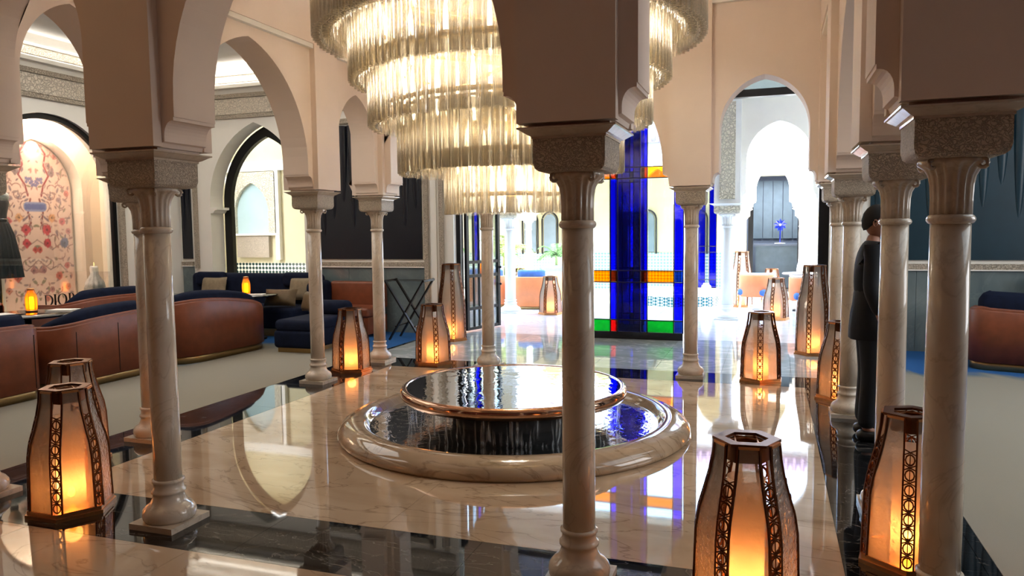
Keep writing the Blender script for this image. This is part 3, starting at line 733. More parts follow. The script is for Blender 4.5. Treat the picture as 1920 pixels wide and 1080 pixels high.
# ---------------------------------------------------------------- sofas
def path_plan(L, D, r, n=8):
    """U plan open at the front (-x side): from front-left end round the back to front-right end; y along length"""
    pts = [(-D, -L/2)]
    for k in range(n+1): t = -pi/2+pi/2*k/n; pts.append((-r+r*cos(t), -L/2+r+r*sin(t)))
    m = 6
    for k in range(1, m): pts.append((0, -L/2+r+(L-2*r)*k/m))
    for k in range(n+1): t = pi/2*k/n; pts.append((-r+r*cos(t), L/2-r+r*sin(t)))
    pts.append((-D, L/2)); return pts
def band(pts, th, zlo, zhi_fn, name, mat, parent, inset=0., crown=False):
    """wall of thickness th following pts, its top following zhi_fn(s)"""
    n = len(pts); V = [Vector((x, y, 0)) for x, y in pts]; nrm = []
    for i in range(n):
        d = (V[min(i+1, n-1)]-V[max(i-1, 0)]).normalized(); nrm.append(Vector((-d.y, d.x, 0)))
    vs = []; fs = []
    for i in range(n):
        s = i/(n-1); o = V[i]+nrm[i]*inset; q = V[i]+nrm[i]*(inset+th); zt = zhi_fn(s)
        if crown:
            sec = [(0, zlo), (0, zt-.05), (.15, zt-.015), (.5, zt), (.85, zt-.015), (1, zt-.05), (1, zlo)]
        else: sec = [(0, zlo), (0, zt-.015), (.12, zt), (.88, zt), (1, zt-.015), (1, zlo)]
        for f, z in sec: p = o.lerp(q, f); vs.append((p.x, p.y, z))
    m = 7 if crown else 6
    for i in range(n-1):
        for k in range(m): k2 = (k+1) % m; fs.append((i*m+k, (i+1)*m+k, (i+1)*m+k2, i*m+k2))
    fs += [tuple(range(m)), tuple((n-1)*m+k for k in range(m))[::-1]]
    return MB().add(vs, fs, True).build(name, mat, parent)
def tub_sofa(label, loc, rz, L, D=.95, h0=.62, h1=.80, leather='leather_brown', cloth='velvet_navy', cush=.12, r=.4, peak=.5, seams=True, cexp=.5):
    t = thing('curved_sofa', label, 'sofa', loc, rz)
    pts = path_plan(L, D, r)
    hf = lambda s: h0+(h1-h0)*max(0, cos((s-peak)*pi*.9))**1.2
    sh = band(pts, .09, .09, hf, 'shell', leather, t)
    band(pts, .045, .0, lambda s: .088, 'plinth', 'gold_plinth', t, .03)
    band(pts, .05, hf(.5)*0+.4, lambda s: hf(s)+.028, 'piping', leather, sh, .012)
    band(pts[1:-1], .17, .30, lambda s: hf(.08+.84*s)+cush*max(.0, sin(pi*min(1, max(0, s))))**cexp+.01, 'back_cushion', cloth, t, .092, True)
    MB().rbox((-(D+.1)/2-.07, 0, .09), (D-.16, L-.3, .33), .07).build('seat', cloth, t)
    if seams:
        for s0 in (.3, .5, .7):
            i = int(s0*(len(pts)-1)); x, y = pts[i]
            d = Vector((pts[i+1][0]-pts[i-1][0], pts[i+1][1]-pts[i-1][1])).normalized()
            MB().box((x+d.y*.001, y-d.x*.001, (.1+hf(s0)-.06)/2), (.006, .006, hf(s0)-.18), math.atan2(d.y, d.x)).build('seam', 'dark_backing', sh)
    return t
tub_sofa('brown leather sofa cut by the left picture edge, back to the hall', (-4.82, -1.16, 0), 0, 1.78, .95, .66, .72, r=.12, peak=.5)
tub_sofa('brown curved leather sofa seen between the left edge sofa and the paired columns', (-4.80, .62, 0), 0, 1.5, .95, .64, .73, r=.4, peak=.7)
tub_sofa('brown curved leather sofa with navy cushion right of the large left column', (-4.70, 2.34, 0), radians(-3), 1.86, 1.0, .50, .77, r=.5, peak=.34, seams=False)
tub_sofa('small brown sofa with black cushion behind the front row, below the shop window', (-6.4, 2.2, 0), 0, 1.5, .8, .66, .76, r=.3)
tub_sofa('dark sofa with a taupe pillow at the left edge, facing the hall', (-7.35, -.1, 0), pi, 1.5, .8, .78, .92, r=.3)
tub_sofa('brown leather sofa at the right picture edge on blue carpet', (4.98, 3.50, 0), radians(-106), 1.95, .9, .46, .68, r=.22, peak=.26, seams=False, cush=.2, cexp=.2)
def pillow(label, loc, d, rz, tilt, mat, group=None):
    o = MB().cushion((0, 0, 0), d).build('pillow', mat); o.location = loc; o.rotation_euler = (tilt, 0, rz); return tag(o, label, 'pillow', group)
pillow('taupe pillow on the dark sofa at the left edge', (-6.72, .18, .86), (.42, .16, .42), radians(80), radians(-14), 'pillow_taupe')
# banquette along the far wall
bq = thing('banquette', 'long navy velvet banquette in front of the dark arch', 'sofa', (-6.15, 4.92, 0))
MB().rbox((-.05, -.10, .12), (2.6, .2, .82), .08).build('backrest', 'velvet_navy', bq)
MB().rbox((-.05, -.55, .12), (2.56, .75, .33), .07).build('seat', 'velvet_navy', bq)
MB().bb(-1.3, 1.2, -.85, -.1, 0, .12).build('plinth', 'gold_plinth', bq)
MB().rbox((1.3, -.30, .12), (.22, .56, .72), .1).build('armrest', 'velvet_navy', bq)
for x in (-.9, .86): MB().rbox((x, -.20, .72), (.62, .16, .24), .07).build('head_cushion', 'velvet_navy', bq)
pillow('upright taupe pillow at the left end of the navy banquette', (-6.92, 4.62, .70), (.5, .17, .36), 0, radians(-12), 'pillow_taupe')
pillow('grey taupe pillow at the right end of the navy banquette, beside the column', (-5.18, 4.62, .70), (.5, .17, .38), radians(-4), radians(-12), 'pillow_taupe')
pillow('bronze lumbar pillow lying behind the dark table', (-5.25, 4.15, .60), (.52, .18, .28), radians(12), radians(-24), 'pillow_bronze')
pillow('small dark bronze pillow leaning beside the far left column', (-4.36, 3.62, .60), (.36, .14, .30), radians(-30), radians(-16), 'pillow_bronze')
ot = thing('ottoman', 'low navy velvet daybed on a gold plinth beside the column', 'sofa', (-4.05, 3.2, 0))
MB().bb(-.27, .24, -.42, .42, .0, .06).build('plinth', 'gold_plinth', ot)
MB().rbox((0, 0, .06), (.62, .96, .24), .05).build('frame', 'velvet_navy', ot)
MB().rbox((0, 0, .28), (.60, .94, .16), .06).build('seat', 'velvet_navy', ot)
MB().rbox((.12, .38, .42), (.56, .22, .22), .09).build('armrest', 'velvet_navy', ot)
le = thing('leather_bench', 'orange brown leather bench against the wall behind the lantern', 'bench', (-4.28, 4.93, 0))
MB().rbox((0, -.07, .40), (.98, .14, .42), .04).build('backrest', 'leather_brown', le)
MB().rbox((0, -.36, .30), (.98, .58, .15), .04).build('seat', 'leather_brown', le)
MB().bb(-.47, .47, -.62, -.02, .04, .30).build('base', 'leather_brown', le)
# tables with lamps, books and plates
def table(label, loc, r=.42, h=.60):
    t = thing('round_table', label, 'table', loc)
    MB().lathe([(.001, h-.03), (r-.02, h-.03), (r, h-.02), (r, h-.008), (r-.01, h), (.001, h)], 40, cap=False).build('tabletop', 'black_lacquer', t)
    MB().lathe([(.05, .02), (.035, .1), (.035, h-.03)], 16).build('pedestal', 'black_metal', t)
    MB().lathe([(.24, 0), (.24, .015), (.06, .025)], 28).build('foot', 'black_metal', t); return t
table('black lacquer table before the navy banquette', (-5.50, 3.72, 0), .42, .68)
table('black lacquer table under the DIOR window lettering' if False else 'black lacquer table before the shop window at far left', (-6.05, .55, 0), .5, .72)
def table_lamp(label, loc):
    t = thing('table_lamp', label, 'table lamp', loc, 0, 'small amber bottle lamps')
    MB().lathe([(.06, 0), (.062, .012), (.055, .02)], 20).build('base', 'copper', t)
    MB().lathe([(.056, .02), (.06, .08), (.06, .16), (.05, .2), (.036, .23), (.032, .255)], 20, cap=False).build('shade', 'amber_shade', t)
    MB().lathe([(.036, .25), (.038, .262), (.036, .272), (.02, .275)], 20).build('cap', 'copper', t)
    for k in range(6):
        w = pi/3*k; MB().tube([(cos(w)*r*1.03, sin(w)*r*1.03, z) for r, z in ((.058, .02), (.062, .1), (.062, .16), (.052, .2), (.037, .25))], .003, 4).build('rib', 'copper', t)
    MB().lathe([(.025, .03), (.025, .17)], 12).build('glow_tube', 'lamp_glow', t)
    return t
tl = table_lamp('amber bottle lamp on the table before the navy banquette', (-5.55, 3.72, .68))
dup(tl, (-6.20, .72, .72), 0, 'amber bottle lamp in front of the floral window, lower left')
table('black side table behind the curved sofa, beside the column', (-6.9, 3.6, 0), .3, .66)
dup(tl, (-6.92, 3.58, .66), 0, 'amber bottle lamp just right of the large left column')
def book(label, loc, rz, mat, d=(.24, .17, .02)):
    t = thing('book', label, 'book', loc, rz)
    MB().bb(-d[0]/2, d[0]/2, -d[1]/2, d[1]/2, .0, .003).bb(-d[0]/2, d[0]/2, -d[1]/2, d[1]/2, d[2]-.003, d[2]).bb(-d[0]/2, -d[0]/2+.004, -d[1]/2, d[1]/2, 0, d[2]).build('cover', mat, t)
    MB().bb(-d[0]/2+.005, d[0]/2-.004, -d[1]/2+.004, d[1]/2-.004, .0032, d[2]-.0032).build('pages', 'paper_white', t)
book('pale open booklet on the lacquer table right of its lamp', (-5.30, 3.58, .68), .4, 'paper_white', (.3, .2, .02))
book('grey booklet on the lacquer table left of its lamp', (-5.76, 3.62, .68), -.3, 'book_grey', (.3, .22, .025))
book('white booklet lying flat by the left amber lamp', (-5.86, .85, .72), .3, 'paper_white', (.3, .2, .02))
book('thin pale booklet on the left table, at the sofa edge', (-6.1, .28, .72), -.2, 'paper_white', (.24, .18, .02))
# folding stand
rk = thing('folding_stand', 'black folding X frame tray stand before the dark drape', 'stand', (-3.08, 4.28, 0), radians(4))
hw_, hd_ = .30, .2
for sy in (-1, 1):
    for sx in (-1, 1):
        MB().bar((-sx*hw_*.85, sy*hd_+sx*.012, .02), (sx*hw_, sy*hd_+sx*.012, .9), .05, .022).build('leg', 'black_metal', rk)
for sx in (-1, 1):
    MB().bar((sx*hw_, -hd_-.02, .885), (sx*hw_, hd_+.02, .885), .03, .03).build('top_rail', 'black_metal', rk)
    MB().bar((sx*hw_*.5, -hd_, .22), (sx*hw_*.5, hd_, .22), .02, .02).build('stretcher', 'black_metal', rk)
for sy in (-.6, .6): MB().bar((-hw_, sy*hd_, .885), (hw_, sy*hd_, .885), .03, .006).build('strap', 'black_metal', rk)
# wooden pedestal bowl at the right edge
tb = thing('wooden_pedestal_tray', 'red brown wooden tray top poking in at the right edge', 'tray table', (5.12, 4.68, 0))
MB().lathe([(.001, .90), (.16, .90), (.21, .93), (.23, .965), (.22, .97), (.19, .945), (.001, .93)], 32, cap=False).build('tray', 'wood_red', tb)
MB().lathe([(.16, 0), (.16, .02), (.03, .05), (.025, .5), (.03, .90)], 20).build('pedestal', 'wood_red', tb)

# ---------------------------------------------------------------- shop window on the left wall
vt = thing('display_window', 'arched shop window with floral backdrop and lettering at far left', 'shop window', (-XW, VC, 0))
op = arch_gap(0, VH-.004, 2.2, 3.355); ip = arch_gap(0, VH-.07, 2.2, 3.28); n = len(op)
vs = [(x, y, z) for x in (-.12, -.05) for y, z in op]+[(x, y, z) for x in (-.12, -.05) for y, z in ip]; fs = []
for i in range(n-1):
    fs += [(i, i+1, 2*n+i+1, 2*n+i), (n+i, 3*n+i, 3*n+i+1, n+i+1), (i, n+i, n+i+1, i+1), (2*n+i, 2*n+i+1, 3*n+i+1, 3*n+i)]
MB().add(vs, fs).build('frame', 'black_metal', vt)
MB().prism(ip, -.09, -.082, 'yz').build('glass', 'clear_glass', vt)
MB().bb(-1.3, -.13, -VH-.3, VH+.3, 0, .42).build('platform', 'plaster_white', vt)
# back wall of the window with an arched recess; lit peach
NC_, NH = .44, .70
P = [(-VH-.3, .42)]+arch_gap(NC_, NH, 2.3, 3.1, .42)+[(VH+.3, .42), (VH+.3, 3.7), (-VH-.3, 3.7)]
MB().prism(P, -.95, -.72, 'yz').build('back_wall', 'niche_peach', vt)
for y in (-VH-.32, VH+.30): MB().bb(-1.4, -.31, y, y+.03, .42, 3.7).build('side_wall', 'niche_peach', vt)
MB().bb(-1.4, -.31, -VH-.3, VH+.3, 3.68, 3.72).build('top_panel', 'niche_peach', vt)
# printed floral backdrop
nx_, nz_ = 120, 230; U = np.linspace(0, 1, nx_+1)[None, :].repeat(nz_+1, 0); V = np.linspace(0, 1, nz_+1)[:, None].repeat(nx_+1, 1)
rng = np.random.RandomState(3); asp = 2.0
img = np.ones((nz_+1, nx_+1, 3))*np.array(lin((236, 196, 176))[:3])
def disc(u, v, r, c, petals=0, ph=0., al=1.):
    for uu in (u, 1-u):
        dx = U-uu; dy = (V-v)*asp; d = np.hypot(dx, dy); th = np.arctan2(dy, dx)
        rr = r*(1+(.28*np.cos(petals*th+ph) if petals else 0)); msk = np.clip((rr-d)/.008+.5, 0, 1)[..., None]*al
        img[:] = img*(1-msk)+np.array(lin(c)[:3])*msk
def curve(pts, r, c):
    pts = np.array(pts, float)
    for k in range(len(pts)-1):
        for s in np.linspace(0, 1, 14): p = pts[k]*(1-s)+pts[k+1]*s; disc(p[0], p[1], r, c)
def leaf(u, v, L, ang, c):
    for s in np.linspace(-1, 1, 9): disc(u+cos(ang)*L*s, v+sin(ang)*L*s/asp, L*.30*(1-s*s)+.004, c)
curve([(.42, .99), (.33, .93), (.36, .86), (.30, .80), (.38, .74), (.41, .68)], .012, (150, 60, 60))
curve([(.44, .66), (.40, .58), (.43, .52), (.36, .46)], .012, (140, 70, 60))
curve([(.5, .42), (.3, .36), (.16, .40), (.05, .36)], .007, (140, 110, 105))
curve([(.5, .30), (.34, .24), (.2, .27), (.1, .22)], .007, (140, 110, 105))
for k in range(150):
    leaf(rng.uniform(.02, .5), rng.uniform(.02, .98), rng.uniform(.012, .036), rng.uniform(0, pi), [(164, 132, 126), (140, 114, 118), (180, 126, 116), (146, 130, 104), (188, 150, 140)][k % 5])
for k in range(26):
    u0, v0, a0 = rng.uniform(.03, .47), rng.uniform(.04, .95), rng.uniform(0, 2*pi)
    curve([(u0+.03*q*cos(a0+.35*q), v0+.015*q*sin(a0+.35*q)) for q in range(5)], .0045, (160, 112, 106))
def bloom(u, v, r, c):
    for q in range(15):
        rr = r*(.85-.5*(q/15)); w = q*2.4; j = rng.uniform(.8, 1.2); disc(u+cos(w)*rr*.62, v+sin(w)*rr*.62/asp, r*.36, tuple(max(0, min(255, int(z*j))) for z in c), 3, w, .9)
    disc(u, v, r*.2, tuple(int(z*.62) for z in c), 5)
for u, v, r, c in ((.26, .82, .06, (150, 120, 118)), (.3, .86, .05, (158, 126, 120)), (.36, .48, .075, (200, 72, 76)), (.36, .40, .065, (192, 60, 66)), (.47, .36, .045, (202, 84, 72)), (.14, .53, .055, (206, 104, 102)), (.12, .40, .075, (98, 102, 130)), (.06, .70, .045, (206, 116, 106)), (.22, .20, .06, (204, 104, 84)), (.1, .26, .045, (192, 84, 78)), (.1, .13, .05, (198, 126, 104)), (.33, .12, .045, (188, 126, 120)), (.06, .47, .045, (196, 126, 124)), (.2, .92, .04, (198, 126, 116)), (.28, .55, .06, (204, 146, 104)), (.43, .24, .05, (176, 120, 116)), (.05, .86, .04, (170, 130, 130)), (.4, .07, .05, (196, 120, 104)), (.17, .66, .04, (160, 128, 130))):
    bloom(u, v, r, c)
for s in np.linspace(-.1, .1, 9): disc(.5+s, .615, .055, (140, 140, 172))
for s in np.linspace(-.12, .12, 15): disc(.5+s, .615+.01*sin(s*60), .018, (98, 104, 150))
for k in range(9): disc(.40+.025*k, .76+.02*sin(k), .02, (120, 110, 140), 5)
me = bpy.data.meshes.new('floral_backdrop')
vs = []; fs = []; ok = {}
bw, bh = 1.26, 2.62
def inside(u, v):
    y = (u-.5)*bw; z = v*bh
    if z <= 1.86: return True
    hw, rise = bw/2, bh-1.86; r = (hw*hw+rise*rise)/(2*hw)
    return abs(y) <= (hw-r)+math.sqrt(max(0, r*r-(z-1.86)**2))
cols_ = []
for j in range(nz_+1):
    for i in range(nx_+1):
        vs.append((0, (i/nx_-.5)*bw, j/nz_*bh)); cols_.append((*img[j, i], 1))
for j in range(nz_):
    for i in range(nx_):
        if inside((i+.5)/nx_, (j+.5)/nz_): p = j*(nx_+1)+i; fs.append((p, p+1, p+nx_+2, p+nx_+1))
me.from_pydata(vs, [], fs); ca = me.color_attributes.new('print', 'FLOAT_COLOR', 'POINT'); ca.data.foreach_set('color', np.array(cols_, dtype=np.float32).ravel()); me.update()
m, nn, ll, out = nt('floral_print'); b = pbsdf(nn, (1, 1, 1, 1), .7); at = nn.new('ShaderNodeAttribute'); at.attribute_name = 'print'; ll.new(at.outputs[0], b.inputs['Base Color']); ll.new(b.outputs[0], out.inputs[0]); MATS['floral_print'] = m
me.materials.append(m); bd = put('floral_backdrop', me, vt, (-.90, NC_, .44)); bd['label'] = 'pink backdrop printed with branches and flowers'
MB().bb(-1.02, -.955, NC_-NH-.1, NC_+NH+.1, .42, 3.5).build('recess_back', 'niche_peach', vt)
lamp('AREA', 'window_light', (-.52, 0, 3.62), 56, (1, .77, .66), .3, (0, radians(14), 0), vt, 1.8)
lamp('POINT', 'niche_light', (-.80, NC_, 2.95), 3.5, (1, .68, .58), .04, None, vt)
# lettering
def letter(name, polys, y, parent):
    m = MB()
    for p in polys: m.prism([(q[0]*.17, q[1]*.17) for q in p], 0, .012, 'yz')
    m.build(name, 'black_metal', parent, (-.078, y, .575))
def ell(cx, cy, rx, ry, a0, a1, n=14): return [(cx+rx*cos(radians(a0+(a1-a0)*k/n)), cy+ry*sin(radians(a0+(a1-a0)*k/n))) for k in range(n+1)]
ser = lambda x, w=.16: [[(x-w, 0), (x+w, 0), (x+w, .035), (x-w, .035)], [(x-w, .965), (x+w, .965), (x+w, 1), (x-w, 1)]]
def crescent(cx, rx, irx, a0, a1, ishift=0): return ell(cx, .5, rx, .5, a0, a1)+ell(cx+ishift, .5, irx, .465, a1, a0)
letter('letter', [[(.10, 0), (.17, 0), (.17, 1), (.10, 1)], [(.0, 0), (.3, 0), (.3, .035), (.0, .035)], [(.0, .965), (.3, .965), (.3, 1), (.0, 1)], crescent(.28, .56, .42, -90, 90)], -.17, vt)
letter('letter', [[(.08, 0), (.22, 0), (.22, 1), (.08, 1)]]+ser(.15), -.02, vt)
letter('letter', [crescent(.46, .46, .33, -90, 90), crescent(.46, .46, .33, 90, 270)], .045, vt)
letter('letter', [[(.08, 0), (.2, 0), (.2, 1), (.08, 1)], *ser(.14), ell(.24, .74, .36, .26, -90, 90)+ell(.24, .74, .24, .22, 90, -90), [(.3, .48), (.42, .48), (.78, 0), (.62, 0)], [(.55, 0), (.85, 0), (.85, .035), (.55, .035)]], .225, vt)
MB().bb(-1.3, -.13, -VH-.3, VH+.3, .42, .43).build('display_floor', 'plaster_white', vt)
# border of the wall beside the shop window
MB().bb(-XW, -XW+.05, 3.64, 3.74, 0, 3.5).build('ornate_border', 'carved_border', wleft)
# mannequin
mq = thing('mannequin', 'dress form in a black pleated dress in the shop window', 'mannequin', (-XW-.36, 1.90, .43))
h_ = .34
MB().lathe([(.20, 0), (.20, .015), (.02, .03), (.015, .9)], 20).build('stand', 'brass', mq)
sk = lambda a, k: 1+(.05 if k > 1 else .07)*sin(22*a)
up = lambda p: [(r, z+h_) for r, z in p]
MB().lathe(up([(.28, .25), (.277, .26), (.25, .55), (.20, .85), (.15, 1.0), (.138, 1.03)]), 110, fn=sk).build('skirt', 'dress_black', mq)
MB().lathe(up([(.14, 1.02), (.142, 1.07), (.136, 1.08)]), 28).build('belt', 'black_lacquer', mq)
MB().lathe(up([(.135, 1.07), (.145, 1.15), (.172, 1.26), (.178, 1.31), (.17, 1.33)]), 28, fn=lambda a, k: 1-.16*abs(cos(a))).build('bodice', 'dress_black', mq)
MB().lathe(up([(.168, 1.32), (.19, 1.38), (.18, 1.43), (.11, 1.465), (.06, 1.48)]), 28, fn=lambda a, k: 1-.2*abs(cos(a))).build('yoke', 'lace_white', mq)
MB().lathe(up([(.056, 1.475), (.052, 1.52), (.05, 1.56)]), 18).build('collar', 'dress_black', mq)
MB().lathe(up([(.048, 1.55), (.05, 1.58), (.075, 1.62), (.092, 1.68), (.092, 1.74), (.075, 1.79), (.04, 1.815), (.002, 1.82)]), 20, fn=lambda a, k: 1+.12*cos(a)).build('head', 'mannequin_skin', mq)
d2 = thing('reflected_dress', 'small white dress modelled in place of a reflection, right side of the shop window', 'dress', (-XW-.4, 3.5, .43))  # solid dress modelled in place of a reflection in the glass
MB().lathe([(.15, .3), (.13, .42), (.06, .55), (.065, .64), (.055, .68)], 44, fn=lambda a, k: 1+(.08*sin(11*a) if k < 2 else 0)).build('dress', 'lace_white', d2)
MB().lathe([(.09, 0), (.09, .01), (.008, .02), (.008, .74)], 12).build('stand', 'brass', d2)

# ---------------------------------------------------------------- room behind the dark arch
wv = struct('wall_vestibule', MB().bb(-10.2, -4.6, 7.6, 7.8, 0, 4.4), 'gallery_wall')
MB().bb(-4.7, -4.6, 5.43, 7.6, 0, 4.4).build('side_wall', 'gallery_wall', wv)
MB().bb(-10.2, -10.1, 5.43, 7.6, 0, 4.4).build('side_wall', 'gallery_wall', wv)
slabs(pf, 'vestibule_slab', 'patio_stone', -10.1, -6, 5.3, 7.6, 4, 3)
MB().bb(-10.2, -4.6, 5.32, 7.8, 4.4, 4.5).build('ceiling', 'ceiling_white', wv)
MB().bb(-10.1, -4.7, 7.54, 7.6, 2.9, 3.1).build('cornice', 'plaster_white', wv)
P = [(-8.95, 1.1)]+arch_gap(-8.35, .42, 2.05, 2.66, 1.6)+[(-7.75, 1.1), (-7.75, 2.88), (-8.95, 2.88)]
MB().prism([(-8.95, 1.6)]+arch_gap(-8.35, .42, 2.05, 2.66, 1.6)+[(-7.75, 1.6), (-7.75, 2.88), (-8.95, 2.88)], 7.5, 7.6).build('carved_panel', 'lattice_plaster', wv)
MB().bb(-8.8, -7.9, 7.585, 7.6, 1.6, 2.7).build('niche_back', 'niche_blue', wv)
MB().bb(-8.75, -7.95, 7.51, 7.6, 1.1, 1.55).build('carved_panel', 'carved_plaster', wv)
MB().bb(-10.1, -4.7, 7.57, 7.6, .0, .98).build('tile_dado', 'zellige', wv)
for x in (-7.72, -8.98): MB().bb(x-.05, x+.05, 7.5, 7.6, 1.05, 2.9).build('pilaster', 'plaster_white', wv)
MB().bb(-8.95, -7.7, 7.48, 7.6, 1.56, 1.6).build('ledge', 'plaster_white', wv)
MB().bb(-9.55, -8.98, 7.56, 7.6, 0, 2.3).build('curtain', 'pillow_taupe', wv)

# ---------------------------------------------------------------- patio
wc = 'white_stone'
# front gallery facade at y = 8
pcol = make_column('white patio column with a carved lattice pier above it', (1.25, 8.0, 0), 1.42, True)
dup(pcol, (-2.84, 8.15, 0), 0, 'white patio column bleached by sun before the orange sofas')
dup(pcol, (2.93, 8.0, 0), 0, 'white patio column hidden by the dark door jamb at right')
dup(pcol, (5.2, 8.0, 0), 0, 'white patio column at the far right of the patio')
gc = struct('ceiling_1', MB().bb(-9.0, 9.0, 5.33, 7.78, 4.35, 4.6), 'ceiling_white')
for k in range(9): MB().bb(-4.4+k*1.0, -3.6+k*1.0, 5.9, 7.3, 4.31, 4.35).build('ceiling_panel', 'roof_tile', gc)
wp = struct('wall_patio_front', MB().bb(-3.2, 5.6, 7.8, 8.2, 3.8, 4.6), wc)
for x in (1.25, -2.84, 5.2):
    MB().bb(x-.22, x+.22, 7.8, 8.2, 2.03, 3.8).build('pier', wc, wp); MB().bb(x-.13, x+.13, 7.77, 7.8, 2.1, 3.75).build('lattice_panel', 'lattice_plaster', wp)
ap = [(1.45, 2.03)]+[(1.25+x-0, z) for x, z in [(.24, 2.03), (.24, 2.06), (.28, 2.08), (.28, 2.14), (.33, 2.2), (.34, 2.22)]]
P = [(1.46, 2.03)]+[(1.50, 2.08), (1.50, 2.14), (1.555, 2.2)]+arch(2.09, .535, 2.75, 3.4)+[(2.625, 2.2), (2.68, 2.14), (2.68, 2.08), (2.72, 2.03), (3.2, 2.03), (3.2, 3.8), (1.46, 3.8)]
MB().prism(P, 7.9, 8.1).build('arch_panel', 'plaster_white', wp)
# back arcade at y = 12.4
ac = [1.35-1.29*k for k in range(-2, 7)][::-1]
ac0 = dup(pcol, (ac[0], 12.4, 0), 0, 'thin white column of the back arcade, leftmost', (1.05, 1.05, 1))
lbs = ['thin white column of the back arcade, second from its left end', 'thin white back arcade column behind the orange sofas', 'thin white back arcade column near the potted palm', 'thin white back arcade column behind the dark near column', 'thin white back arcade column seen through the clear stained glass pane', 'thin white back arcade column left of the dark doorway', 'thin white back arcade column right of the dark doorway', 'thin white back arcade column at the right end']
for x, lb in zip(ac[1:], lbs): dup(ac0, (x, 12.4, 0), 0, lb, (1.05, 1.05, 1))
wb = struct('wall_patio_back', MB().prism([(p[0], p[1]) for p in arcade_poly(ac, ac[0]-.2, ac[-1]+.2, 3.62, [(2.45, 3.02)]*(len(ac)-1))], 12.28, 12.52), wc)
MB().bb(ac[0]-.2, ac[-1]+.2, 12.1, 12.6, 3.62, 3.95).build('eave', 'roof_tile', wb)
eave = MB()
me = MB().lathe([(.05, 0), (.05, .34)], 10).mesh('roof_tile', 'roof_tile')
for k in range(60): put('roof_tile', me, wb, (ac[0]-.1+k*.172, 12.08, 3.62))
# gallery wall behind the arcade
wg = struct('wall_gallery', MB().prism([(-9, 0), (1.38, 0), (1.38, 2.9), (2.75, 2.9), (2.75, 0), (9, 0), (9, 3.8), (-9, 3.8)], 14.3, 14.5), 'gallery_wall')
MB().bb(-9, 1.38, 14.27, 14.3, 0, .98).build('tile_dado', 'zellige_far', wg); MB().bb(2.75, 9, 14.27, 14.3, 0, .98).build('tile_dado', 'zellige_far', wg)
MB().bb(-9, 9, 12.5, 14.5, 3.7, 3.8).build('gallery_ceiling', 'ceiling_white', wg)
def arch_window(c, hw, z0, zs, za, y):
    o = struct('window_%d' % (2+arch_window.k)); arch_window.k += 1
    MB().prism(arch_gap(c, hw, zs, za, z0), y-.02, y+.02).build('pane', 'curtain_grey', o)
    f = arch_gap(c, hw+.05, zs, za+.05, z0-.05); MB().tube([(x, y-.02, z) for x, z in f], .025, 6).build('window_frame', 'black_metal', o)
arch_window.k = 0
for c in (-4.35, -3.78, -3.2, .2, -1.1): arch_window(c, .17, 1.0, 1.85, 2.05, 14.25)
# dark doorway with a console and a blue flower sculpture
ws = struct('wall_salon', MB().bb(-1, 5, 16.6, 16.8, 0, 3.6), 'door_grey')
for x in (.9, 3.2): MB().bb(x, x+.1, 14.5, 16.6, 0, 3.6).build('side_wall', 'door_grey', ws)
MB().bb(.9, 3.3, 14.6, 16.6, 3.0, 3.1).build('ceiling', 'door_grey', ws)
lamp('AREA', 'salon_fill', (2.05, 15.4, 2.96), 55, (.9, .95, 1), 1.4, (0, 0, 0), size_y=1.0)  # added fill brightening the roofed salon, no lamp fitting there
for k in range(5): MB().bb(1.5+.26*k, 1.74+.26*k, 16.55, 16.6, 1.3, 2.9).build('wall_panel', 'curtain_grey', ws)
for sx, x in ((1, 1.42), (-1, 2.6)): MB().bb(x, x+.12, 14.36, 14.6, 0, 2.85).build('door_jamb', 'black_metal', ws)
cs = thing('console', 'grey console under the blue flower sculpture in the far doorway', 'console', (2.15, 15.6, 0))
MB().bb(-.62, .62, -.2, .2, 1.12, 1.17).build('top', 'door_grey', cs); MB().bb(-.56, .56, -.18, .18, 0, 1.12).build('body', 'curtain_grey', cs)
fw = thing('flower_sculpture', 'bright blue flower sculpture on the console in the far doorway', 'sculpture', (2.2, 15.6, 1.17))
MB().lathe([(.14, 0), (.14, .02), (.03, .03)], 20).build('foot', 'white_stone', fw); MB().lathe([(.018, .02), (.018, .5)], 10).build('stem', 'flower_blue', fw)
me = MB().add([(0, 0, 0), (-.04, -.01, .1), (0, -.03, .17), (.04, -.01, .1), (0, .015, .1)], [(0, 3, 2, 1), (0, 1, 4), (0, 4, 3), (1, 2, 4), (2, 3, 4)]).mesh('petal', 'flower_blue')
for k in range(9):
    o = put('petal', me, fw, (0, -.01, .5)); o.rotation_euler = (0, 2*pi*k/9, 0)
MB().sphere((0, -.03, .5), .035, 10, 6).build('flower_centre', 'vase_white', fw)
# side wall of the courtyard and reflecting side gallery
struct('wall_patio_left', MB().bb(-9.2, -9, 5.3, 14.5, 0, 4.6), 'gallery_wall'); struct('wall_patio_right', MB().bb(9, 9.2, 5.3, 14.5, 0, 4.6), 'gallery_wall')
